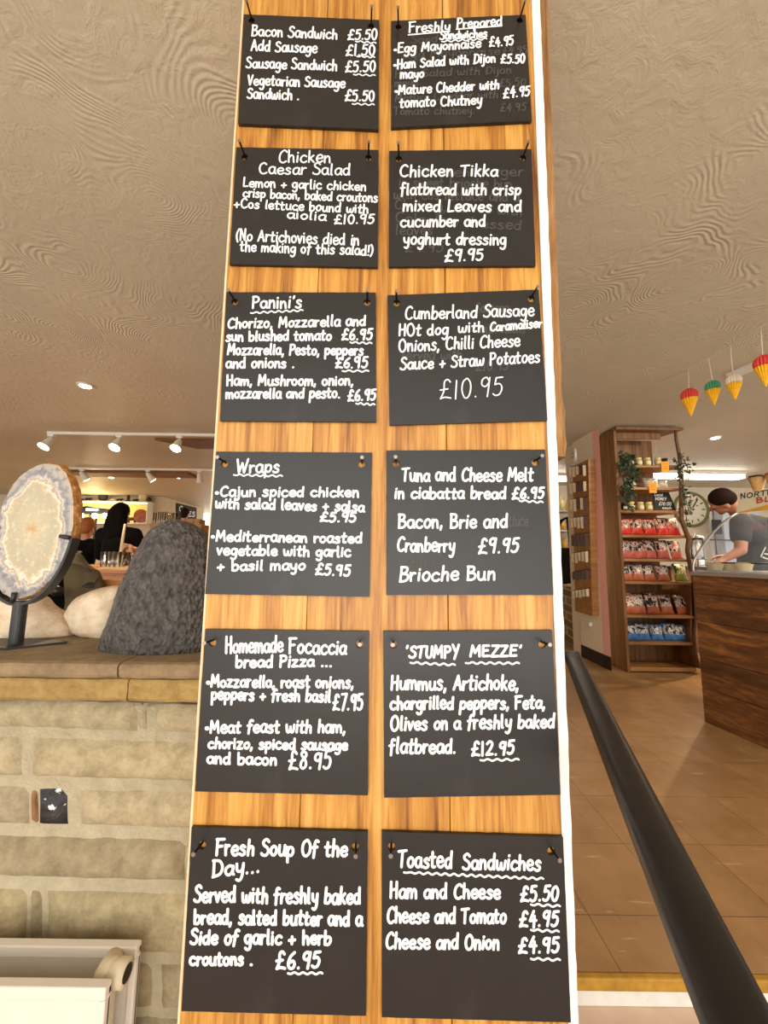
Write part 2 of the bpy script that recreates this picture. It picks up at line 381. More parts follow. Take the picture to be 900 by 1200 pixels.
        if remesh or sub or bevel:
            dg = bpy.context.evaluated_depsgraph_get(); m2 = bpy.data.meshes.new_from_object(o.evaluated_get(dg))
            o.modifiers.clear(); o.data = m2; bpy.data.meshes.remove(me); me = m2; me.name = name
            if not me.materials:
                for m in mats: me.materials.append(M[m] if isinstance(m, str) else m)
        if smooth or remesh:
            for p in me.polygons: p.use_smooth = True
        if parent is not None: o.parent = parent; o.location = o_org-base
        else: o.location = o_org
        ORG[o.name] = o_org
        return o
def tag(o, label, cat, group=None, kind=None):
    o['label'] = label; o['category'] = cat
    if group: o['group'] = group
    if kind: o['kind'] = kind
    return o
def struct(o): o['kind'] = 'structure'; return o
def thing(name, label, cat, loc, group=None):
    o = bpy.data.objects.new(name, None); COL.objects.link(o); o.location = loc; o.empty_display_size = .05
    ORG[o.name] = Vector(loc); return tag(o, label, cat, group)
def copy_tree(o, loc=None, parent=None):
    c = o.copy(); COL.objects.link(c)
    if parent is not None: c.parent = parent
    if loc is not None: c.location = loc
    for ch in list(o.children): copy_tree(ch, None, c)
    return c
def part(o, label): o['label'] = label; return o
def thin_glass(name, tintc, lo):
    m = bpy.data.materials.new(name); m.use_nodes = True; t = m.node_tree; t.nodes.clear()
    out = t.nodes.new('ShaderNodeOutputMaterial'); mx = t.nodes.new('ShaderNodeMixShader')
    tr = t.nodes.new('ShaderNodeBsdfTransparent'); gl = t.nodes.new('ShaderNodeBsdfGlossy')
    fr = t.nodes.new('ShaderNodeFresnel'); fr.inputs[0].default_value = 1.3
    ad = t.nodes.new('ShaderNodeMath'); ad.operation = 'ADD'; ad.inputs[1].default_value = lo; ad.use_clamp = True
    nz = t.nodes.new('ShaderNodeTexNoise'); nz.inputs['Scale'].default_value = 3
    tr.inputs[0].default_value = tintc; gl.inputs[0].default_value = (.95, .95, .95, 1); gl.inputs['Roughness'].default_value = .03
    t.links.new(fr.outputs[0], ad.inputs[0]); t.links.new(ad.outputs[0], mx.inputs[0])
    t.links.new(tr.outputs[0], mx.inputs[1]); t.links.new(gl.outputs[0], mx.inputs[2]); t.links.new(mx.outputs[0], out.inputs[0])
    M[name] = m
thin_glass('clear_glass', (.95, .95, .95, 1), .10); thin_glass('case_glass', (.96, .97, .98, 1), .0)

# ================================================================ SETTING
CEIL = 2.5
STEP = PZ(790, 1140, 0).y; LOW = P(790, 1181, STEP-.008).z       # the step between the two floors
FL = 0.20                                  # level of the cafe side floor
mb = MB(); mb.box((.1, STEP+.0005, -.02), (9.5, 7.4, 0)); struct(mb.build('floor', 'vinyl_tiles'))
mb = MB(); mb.box((-3.2, -3.2, LOW-.04), (6.5, STEP, LOW)); struct(mb.build('floor_lower', 'pink_vinyl'))
mb = MB(); mb.box((-16, 1.13, LOW), (.1, 16, FL)); struct(mb.build('floor_cafe', 'vinyl_tiles'))
mb = MB(); mb.box((-16, -1.6, CEIL), (9.5, 16, CEIL+.1)); struct(mb.build('ceiling', 'swirled_plaster'))
# step edge: yellow worn nosing over a white metal strip
mb = MB(); mb.box((.1, STEP-.018, -.03), (6.5, STEP, .001)); struct(mb.build('trim_1', 'nosing_yellow', bevel=.004))
mb = MB(); mb.box((.1, STEP-.008, LOW), (6.5, STEP+.02, -.031)); struct(mb.build('trim_2', 'nosing_white', bevel=.003))
# far walls
YB = 9.3
XSC = P(186, 640, YB).x
mb = MB(); mb.box((-16, YB, FL), (XSC, YB+.1, CEIL)); struct(mb.build('wall_back', 'white_panelling'))
YS = 11.7; XSE = P(236, 640, YS).x
mb = MB(); mb.prism([(XSC, YB, FL), (XSE, YS, FL), (XSE-.1, YS, FL), (XSC-.1, YB+.1, FL)], (0, 0, CEIL-FL)); struct(mb.build('wall_side', 'white_panelling'))
mb = MB(); mb.box((XSE-1.2, 13.2, FL), (.1, 13.3, CEIL)); struct(mb.build('wall_end', 'wall_paint'))
a = P(236, 601, 13.1)
mb = MB(); mb.box((a.x, 13.15, FL+.02), (a.x+1.4, 13.19, a.z)); struct(mb.build('window_1', 'doorway_daylight'))
mb = MB(); mb.box((a.x-.12, 13.12, FL), (a.x, 13.2, a.z+.1)); mb.box((a.x, 13.12, a.z), (a.x+1.4, 13.2, a.z+.1)); struct(mb.build('trim_3', 'white_plastic'))
mb = MB(); mb.box((.1, 7.2, 0), (9.5, 7.3, CEIL)); struct(mb.build('wall_right_back', 'wall_paint'))
mb = MB(); mb.box((.0, 1.13, FL), (.1, 16, CEIL)); struct(mb.build('wall_centre', 'wall_paint'))

# ---- coursed stone half wall on the left
WY = .785
wall = MB()
wall.cm = 1; wall.ct = (1, 1, 1, 1)
wall.box((-2.6, WY+.004, -.09), (-.1, 1.12, .80))
def stone(mb, x0, x1, y0, y1, tint, mi=0, seed=0, dep=.016):
    s = lambda x: .033*(x-60)
    c = [P(x0, y0+s(x0), WY), P(x1, y0+s(x1), WY), P(x1, y1+s(x1), WY), P(x0, y1+s(x0), WY)]
    w = abs(c[1].x-c[0].x); h = abs(c[0].z-c[3].z)
    nx = max(4, int(w/.012)); nz = max(4, int(h/.012)); vs = []
    for j in range(nz+1):
        for i in range(nx+1):
            u, v = i/nx, j/nz
            p = (c[0]*(1-u)+c[1]*u)*(1-v)+(c[3]*(1-u)+c[2]*u)*v
            e = min(u*w, (1-u)*w, v*h, (1-v)*h)
            k = 1-math.exp(-e/.007)
            q = p*16+Vector((seed*7.3, 0, seed*3.1)); n = noise.noise(q)*.5+noise.noise(q*2.7)*.3
            p.y = WY+.006-dep*k*(1+.45*n)
            if e < 1e-6: p.y = WY+.008; p.x += .004*noise.noise(p*30); p.z += .004*noise.noise(p*30+Vector((5, 5, 5)))
            vs.append(p)
    mb.cm = mi; mb.ct = tint
    fs = [(j*(nx+1)+i, j*(nx+1)+i+1, (j+1)*(nx+1)+i+1, (j+1)*(nx+1)+i) for j in range(nz) for i in range(nx)]
    mb.add(vs, fs)
G = lambda a, b=None, c=None: (a, b or a, c or a, 1)
rows = [(822, 856, [(-330, -180, G(.95)), (-172, -20, G(1)), (-12, 162, G(.92, .93, .92)), (165, 172, G(.85)), (180, 330, G(.96))]),
        (864, 913, [(-400, -190, G(.98)), (-180, -45, G(.9)), (-36, 25, G(1.0)), (36, 330, G(1.0, .99, .96))]),
        (923, 969, [(-420, -120, G(.95)), (-110, 34, G(.93, .93, .98)), (92, 330, G(1.02, 1.01, 1.0))]),
        (980, 1031, [(-380, -100, G(1)), (-90, 218, G(.78, .76, .74)), (225, 330, G(.9))]),
        (1043, 1116, [(-300, -130, G(.9)), (-120, 31, G(.98, .95, .86)), (34, 48, G(.8, .77, .7)), (52, 330, G(.93, .91, .85))]),
        (1126, 1180, [(-400, -60, G(.9)), (-50, 178, G(.86, .83, .76)), (186, 330, G(.93))]),
        (1189, 1240, [(-400, 20, G(.9)), (28, 330, G(.9))]), (1250, 1310, [(-400, 120, G(.9)), (128, 330, G(.93))])]
for k, (ya, yb, ss) in enumerate(rows):
    for q, (xa, xb, t) in enumerate(ss): stone(wall, xa, xb, ya, yb, t, 0, k*11+q)
stone(wall, 35, 44, 925, 968, (.75, .46, .36, 1), 0, 71)
stone(wall, 44, 79, 924, 969, (1, 1, 1, 1), 2, 72, .02)
wl = struct(wall.build('wall_left', ['wall_stone', 'mortar', 'black_painted_stone'], smooth=True, org=(-1.2, .95, .4)))
# ---- ledge on top: brown flagstones over a yellow course
ZL = P(120, 777, .765).z
zy = P(120, 795, .765).z; zb = P(120, 823, .765).z
mb = MB()
def slab(x0, x1, z0, z1, yf, yb, mi, tint, seed):
    nx = max(6, int((x1-x0)/.02)); vs = []; mb.cm = mi; mb.ct = tint
    prof = [(yb, z1), (yf+.012, z1), (yf+.003, z1-.003), (yf, z1-.008), (yf+.001, (z0+z1)/2), (yf, z0+.006), (yf+.004, z0), (yb, z0)]
    for i in range(nx+1):
        x = x0+(x1-x0)*i/nx
        for j, (y, z) in enumerate(prof):
            n = noise.noise(Vector((x*14+seed, y*9, z*25))); n2 = noise.noise(Vector((x*30+seed, y*9, z*60)))
            f = 1 if j in (2, 3, 4, 5, 6) else 0
            vs.append((x, y+f*(.003*n+.002*n2), z+(.0015*n2 if f else 0)))
    k = len(prof)
    mb.add(vs, [(i*k+j, i*k+(j+1) % k, (i+1)*k+(j+1) % k, (i+1)*k+j) for i in range(nx) for j in range(k)]+[tuple(range(k)), tuple(range(nx*k, nx*k+k))[::-1]])
xj = P(138, 785, .765).x
slab(-2.6, xj-.0015, zy, ZL, .765, 1.12, 0, (1, 1, 1, 1), 3); slab(xj+.0015, -.1, zy, ZL, .766, 1.12, 0, (1.08, 1.05, 1, 1), 8)
slab(-2.6, P(150, 800, .768).x-.001, zb, zy-.001, .769, 1.0, 1, (1, .97, .88, 1), 13); slab(P(150, 800, .768).x+.001, -.1, zb, zy-.001, .769, 1.0, 1, (1.04, 1, .9, 1), 17)
struct(mb.build('trim_4', ['ledge_stone', 'yellow_stone'], smooth=False, org=(-1.2, .95, .8)))

# ---- pier with the pink corner, behind the shop shelves
pa, pb_, pc = PZ(717, 786, 0), PZ(708, 782, 0), PZ(682, 769, 0); pd = P(672.5, 655, pc.y+.35)
mb = MB(); base = [(p.x, p.y, 0) for p in (pa, pb_, pc, pd)]+[(pd.x+.5, pd.y+.1, 0), (pa.x+.02, 4.6, 0)]
k = len(base); base[-1] = (pa.x+.02, pa.y+.8, 0); top = [(x, y, CEIL) for x, y, z in base]
mb.v = [Vector(v) for v in base+top]
for i in range(k):
    mb.cm = 0 if i == 0 else 1
    mb.face([i, (i+1) % k, k+(i+1) % k, k+i])
struct(mb.build('wall_pier', ['pink_paint', 'cream_paint'], org=(pb_.x, pb_.y, 0)))
mb = MB(); off = [Vector(p)+Vector((-.012, -.012, 0)) for p in base[:3]]
mb.prism([off[0], off[1], off[2], Vector(base[2]), Vector(base[1]), Vector(base[0])], (0, 0, .13)); struct(mb.build('baseboard_pier', 'skirting_black'))
# low brick wall beyond the pier
q1, q2 = P(680, 690, pc.y+.06), P(638, 690, 6.6)
mb = MB(); mb.prism([(q1.x, q1.y, 0), (q2.x, q2.y, 0), (q2.x+.12, q2.y+.04, 0), (q1.x+.12, q1.y+.06, 0)], (0, 0, P(676, 690, pc.y+.2).z)); struct(mb.build('wall_low_brick', 'low_wall_brick'))

# ---- ceiling timbers on the cafe side
for (x0, x1, ya, yb, dep) in ((181, 300, 4.5, 4.86, .03), (66, 222, 6.36, 6.72, .05)):
    A = P(x0, 520, ya).x; Bx = P(x1, 520, ya).x
    mb = MB(); mb.prism([(A, ya, CEIL-dep), (A+.35, yb, CEIL-dep), (Bx, yb, CEIL-dep), (Bx, ya, CEIL-dep)], (0, 0, dep))
    o = mb.build('ceiling_beam', 'ceiling_beam_wood', org=(A, ya, CEIL)); struct(o)

# ================================================================ THE BOARD-CLAD PILLAR
D = .702
TOPZ = CEIL; BOTZ = LOW
def edge_x(pts, z):            # the pillar's edge as a straight line in its front plane
    (x0, z0), (x1, z1) = pts; return x0+(x1-x0)*(z-z0)/(z1-z0)
def eline(xa, ya, xb, yb): a, b = P(xa, ya, D), P(xb, yb, D); return ((a.x, a.z), (b.x, b.z))
LE = eline(284, 0, 208, 1190); RE = eline(622.5, 0, 665.5, 1190); WE = eline(633, 0, 678, 1190)
J1 = eline(384, 10, 351, 965); J2 = eline(518.5, 5, 527.5, 960)
pil = thing('wooden_pillar', 'tall pillar faced with honey-coloured vertical planks carrying the menu boards', 'pillar', (0, .8, BOTZ))
mb = MB()
def plank(l0, l1, g0, g1, tint, seed):
    n = 60; vs = []
    for i in range(n+1):
        z = BOTZ+(TOPZ-BOTZ)*i/n
        xa = edge_x(l0, z)+g0+.0006*noise.noise(Vector((seed, z*9, 0))); xb = edge_x(l1, z)-g1+.0006*noise.noise(Vector((seed+5, z*9, 0)))
        vs += [(xa, D+.02, z), (xa, D+.001, z), (xa+.0012, D, z), (xb-.0012, D, z), (xb, D+.001, z), (xb, D+.02, z)]
    mb.ct = tint
    mb.add(vs, [(i*6+j, i*6+j+1, (i+1)*6+j+1, (i+1)*6+j) for i in range(n) for j in range(5)])
plank(LE, J1, .004, .0006, (1, 1, 1, 1), 1); plank(J1, J2, .0006, .0008, (.96, .94, .9, 1), 2); plank(J2, RE, .0008, 0, (1.0, .98, .95, 1), 3)
mb.build('plank_facing', 'pillar_wood', pil)
mb = MB(); mb.prism([(edge_x(LE, BOTZ)+.006, D+.012, BOTZ), (edge_x(RE, BOTZ)-.004, D+.012, BOTZ), (edge_x(RE, TOPZ)-.004, D+.012, TOPZ), (edge_x(LE, TOPZ)+.006, D+.012, TOPZ)], (0, .22, 0)); mb.build('core', 'cream_paint', pil)
mb = MB(); mb.prism([(edge_x(LE, BOTZ), D+.001, BOTZ), (edge_x(LE, BOTZ)+.0038, D+.001, BOTZ), (edge_x(LE, TOPZ)+.0038, D+.001, TOPZ), (edge_x(LE, TOPZ), D+.001, TOPZ)], (0, .2, 0)); part(mb.build('lit_plank_edge', 'lit_edge_tone', pil), 'left plank edge coloured pale as lit')  # strip coloured pale to show the plank edge as lit
mb = MB(); n = 110; vs = []
for i in range(n+1):
    z = BOTZ+(TOPZ-BOTZ)*i/n
    xa = edge_x(RE, z)+.0006; xb = edge_x(WE, z)-.0008+.0016*noise.noise(Vector((0, 3, z*22)))+.001*noise.noise(Vector((0, 3, z*70)))
    yy = D-.002+.001*noise.noise(Vector((9, 3, z*25)))
    vs += [(xa, D+.02, z), (xa, yy+.001, z), (xa+.001, yy, z), (xb-.001, yy, z), (xb, yy+.001, z), (xb, D+.03, z)]
mb.add(vs, [(i*6+j, i*6+j+1, (i+1)*6+j+1, (i+1)*6+j) for i in range(n) for j in range(5)])
part(mb.build('edge_strip', 'white_edge_paint', pil), 'white-painted rough edge strip')
# rough timber stub behind the right edge
mb = MB(); zt = P(655, 535, .80).z; n = 46; vs = []; yf, yb = .80, .88
for i in range(n+1):
    z = zt+(TOPZ-zt)*i/n
    px = 662.5-19*(min(1, (z-zt)/(1.15)))
    xr = P(px, 535, yf).x if z < zt+.01 else (P(663.5, 535, yf).x-(z-zt)/(P(641, 0, yf).z-zt)*(P(663.5, 535, yf).x-P(643.5, 0, yf).x))
    f = .006 if z < zt+.13 else .0025
    xr += f*noise.noise(Vector((2, z*24, 1)))+(.004 if z < zt+.12 else 0)
    vs += [(edge_x(RE, z)-.02, yf+.01, z), (xr-.045, yf, z+.0), (xr-.004, yf+f*noise.noise(Vector((5, z*30, 2))), z), (xr, yf+.01, z), (xr, yb, z), (edge_x(RE, z)-.02, yb, z)]
mb.ct = (1, 1, 1, 1)
mb.add(vs, [(i*6+j, i*6+(j+1) % 6, (i+1)*6+(j+1) % 6, (i+1)*6+j) for i in range(n) for j in range(6)]+[tuple(range(6)), tuple(range(n*6, n*6+6))[::-1]])
part(mb.build('timber_stub', 'rough_timber', pil), 'rough hewn timber stub on the right side')

# ================================================================ HANDWRITING
GL = {
'a': (50, "44,52 26,60 8,46 6,20 20,2 36,10 44,34 44,56;44,56 44,14 52,2"), 'b': (50, "8,98 8,2;8,34 24,56 42,50 46,26 34,4 18,2 8,14"),
'c': (48, "44,50 28,60 10,46 6,22 18,4 34,2 46,12"), 'd': (52, "42,48 26,58 8,44 6,20 20,2 34,8 42,30;44,98 43,40 46,2"),
'e': (48, "8,30 42,34 40,52 26,60 10,48 6,24 18,4 34,2 46,12"), 'f': (40, "42,92 30,98 20,84 18,40 14,-10;4,54 36,58"),
'g': (50, "42,48 26,58 8,44 8,20 22,6 36,16 43,40;44,56 44,0 38,-28 22,-36 8,-26"), 'h': (48, "8,98 8,0;8,34 24,56 38,48 40,24 42,0"),
'i': (20, "10,58 10,2;10,80 11,83"), 'j': (24, "16,58 16,-10 8,-32 -4,-28;16,80 17,83"), 'k': (46, "8,98 8,0;38,58 8,26;16,32 42,0"),
'l': (24, "10,98 10,12 18,2"), 'm': (72, "6,58 6,0;6,34 18,56 30,50 34,26 34,2;34,34 48,56 60,48 64,22 66,0"), 'n': (48, "6,58 8,0;8,34 24,56 36,48 40,22 42,0"),
'o': (48, "26,60 10,48 6,24 18,4 34,6 44,30 38,52 24,60"), 'p': (50, "8,58 8,-38;8,36 24,58 42,50 44,24 30,4 8,14"),
'r': (36, "6,58 8,0;8,32 20,54 34,54"), 's': (44, "38,50 24,60 10,48 20,34 36,22 34,6 18,0 4,8"), 't': (40, "18,88 16,14 24,2 36,6;2,58 36,60"),
'u': (50, "6,58 8,16 20,2 36,10 42,34;42,58 42,14 48,2"), 'v': (42, "4,58 20,2;20,2 38,58"), 'w': (66, "4,58 8,14 18,2 30,14 34,44;34,44 36,12 48,2 58,18 62,58"),
'x': (46, "6,58 40,2;40,58 4,2"), 'y': (48, "6,58 10,24 24,14 38,24 42,58;42,58 40,-10 28,-36 12,-30"), 'z': (48, "6,58 40,58;40,58 6,2;6,2 44,4"),
'A': (58, "4,0 28,98;28,98 54,0;12,36 46,36"), 'B': (54, "8,98 8,0;4,96 36,94 42,76 32,58 10,52;10,52 44,46 50,22 36,4 6,0"),
'C': (58, "52,84 36,98 14,80 6,44 14,12 34,0 54,12"), 'D': (60, "10,98 10,0;4,96 40,90 56,54 44,14 6,0"), 'E': (52, "46,96 8,96;8,96 8,2;8,2 48,4;8,52 40,54"),
'F': (52, "8,98 6,0;2,96 52,98;8,52 40,56"), 'H': (56, "8,98 8,0;48,98 48,0;8,48 48,54"), 'L': (46, "10,98 8,2;8,2 44,6"),
'M': (74, "6,0 12,96;12,96 34,30;34,30 58,96;58,96 66,0"), 'N': (56, "8,0 10,96;10,96 46,2;46,2 48,98"), 'O': (64, "34,98 12,82 6,44 16,10 36,0 56,24 56,66 40,94 28,98"),
'P': (52, "10,98 8,0;6,96 36,96 48,76 38,54 10,46"), 'R': (56, "10,98 8,0;6,96 36,96 46,76 36,54 10,48;26,50 50,0"), 'S': (52, "48,84 32,98 12,84 16,64 40,46 48,24 34,2 10,4 2,14"), 'T': (58, "2,92 56,98;30,96 26,0"),
'U': (54, "8,98 8,30 20,2 38,6 46,34 46,98"), 'V': (50, "4,96 24,0;24,0 46,98"), 'W': (80, "4,96 20,2;20,2 38,70;38,70 54,2;54,2 74,98"),
'Y': (54, "4,98 26,50;50,98 22,-10"), 'Z': (54, "4,96 48,96;48,96 4,2;4,2 52,4"), 'K': (52, "8,98 8,0;44,98 8,46;18,54 48,0"),
'0': (50, "26,96 10,80 6,40 18,4 34,4 44,36 42,74 28,96"), '1': (24, "10,96 10,0"), '2': (50, "6,78 22,96 40,82 34,50 6,2;6,2 46,4"),
'4': (50, "28,96 6,38;6,38 46,40;34,66 32,-4"), '5': (48, "42,96 14,94;14,94 10,58;10,58 30,62 42,40 34,8 16,0 4,10"), '6': (48, "38,96 16,70 6,30 16,4 34,4 42,26 32,46 10,34"),
'7': (48, "6,94 44,96;44,96 20,0"), '8': (48, "34,90 18,96 10,78 34,46 38,16 22,0 8,14 12,40 36,70 36,88"), '9': (48, "40,74 28,94 10,84 8,60 24,50 38,66;42,92 38,40 34,0"),
'£': (56, "48,84 36,98 22,86 20,40 6,2;6,2 26,8 52,2;4,46 38,50"), '.': (22, "10,2 11,4"), ',': (22, "12,8 6,-16"), "'": (20, "12,100 8,82"),
'+': (52, "6,30 46,34;26,56 26,6"), '(': (26, "22,104 8,70 6,30 18,-12"), ')': (26, "4,104 18,74 20,30 6,-12"), '!': (20, "10,98 10,34;10,2 11,4"), '•': (32, "14,34 15,36"), '°': (28, "14,96 6,86 14,76 22,86 14,96"), ' ': (34, ""),
}
def spline(pts, n=5):
    if len(pts) < 3: return pts
    out = []; p = [pts[0]]+pts+[pts[-1]]
    for i in range(1, len(p)-2):
        a, b, c, d = p[i-1], p[i], p[i+1], p[i+2]
        for k in range(n):
            t = k/n
            out.append(tuple(.5*((2*b[j])+(c[j]-a[j])*t+(2*a[j]-5*b[j]+4*c[j]-d[j])*t*t+(3*b[j]-a[j]-3*c[j]+d[j])*t**3) for j in (0, 1)))
    return out+[pts[-1]]
def text_strokes(txt, x0, x1, y0, y1, cap, rnd):      # one written line from (x0,y0) to (x1,y1); cap = height of a capital
    adv = []; X = 0
    for ch in txt:
        adv.append(X); X += GL[ch][0]+7
    sx = (x1-x0)/X; out = []
    for ch, ax in zip(txt, adv):
        rot = rnd.uniform(-.05, .05); sc = rnd.uniform(.93, 1.07); dy = rnd.uniform(-.03, .03)
        for st in GL[ch][1].split(';'):
            if not st: continue
            pts = [tuple(map(float, q.split(','))) for q in st.split()]
            pts = spline(pts)
            r = []
            for gx, gy in pts:
                gx += gy*(.06+rot)
                u = x0+(ax+gx)*sx; k = (u-x0)/(x1-x0)
                r.append((u, y0+(y1-y0)*k-(gy/100*sc+dy)*cap))
            out.append((r, 1.7 if ch == '•' else 1.0))
    return out
def squiggle(x0, y0, x1, y1, amp, n):
    pts = []
    for i in range(n*6+1):
        t = i/(n*6); pts.append((x0+(x1-x0)*t, y0+(y1-y0)*t+amp*math.sin(t*n*2*PI)*min(1, t*6+.2)))
    return [(pts, 1.0)]
LIFT = [0]
def ribbon(mb, pts3, wdt, nrm):                        # flat pen stroke with round ends, lying in a plane
    p = [pts3[0]]
    for q in pts3[1:]:
        if (q-p[-1]).length > wdt*.12: p.append(q)
    if len(p) == 1: p.append(p[0]+Vector((wdt*.2, 0, 0)))
    LIFT[0] = (LIFT[0]+1) % 40; p = [q+nrm*(LIFT[0]*8e-6+i*4e-7) for i, q in enumerate(p)]
    h = wdt/2; vs = []; n = len(p); L = []; R = []
    for i in range(n):
        t = (p[min(i+1, n-1)]-p[max(i-1, 0)]).normalized(); s = nrm.cross(t)
        L.append(p[i]+s*h); R.append(p[i]-s*h)
    t0 = (p[0]-p[1]).normalized(); t1 = (p[-1]-p[-2]).normalized(); s0 = nrm.cross(-t0); s1 = nrm.cross(t1)
    vs = []
    for i in range(n): vs += [L[i], R[i]]
    o = len(mb.v); fs = [(2*i, 2*i+1, 2*i+3, 2*i+2) for i in range(n-1)]
    m = len(vs); A = [p[0]+(s0*math.cos(a)+t0*math.sin(a))*h for a in (PI*.25, PI*.5, PI*.75)]
    Bq = [p[-1]+(s1*math.cos(a)+t1*math.sin(a))*h for a in (PI*.25, PI*.5, PI*.75)]
    vs += A+Bq
    fs += [(0, m, m+1, m+2, 1), (2*n-2, 2*n-1, m+5, m+4, m+3)]
    mb.add(vs, fs)
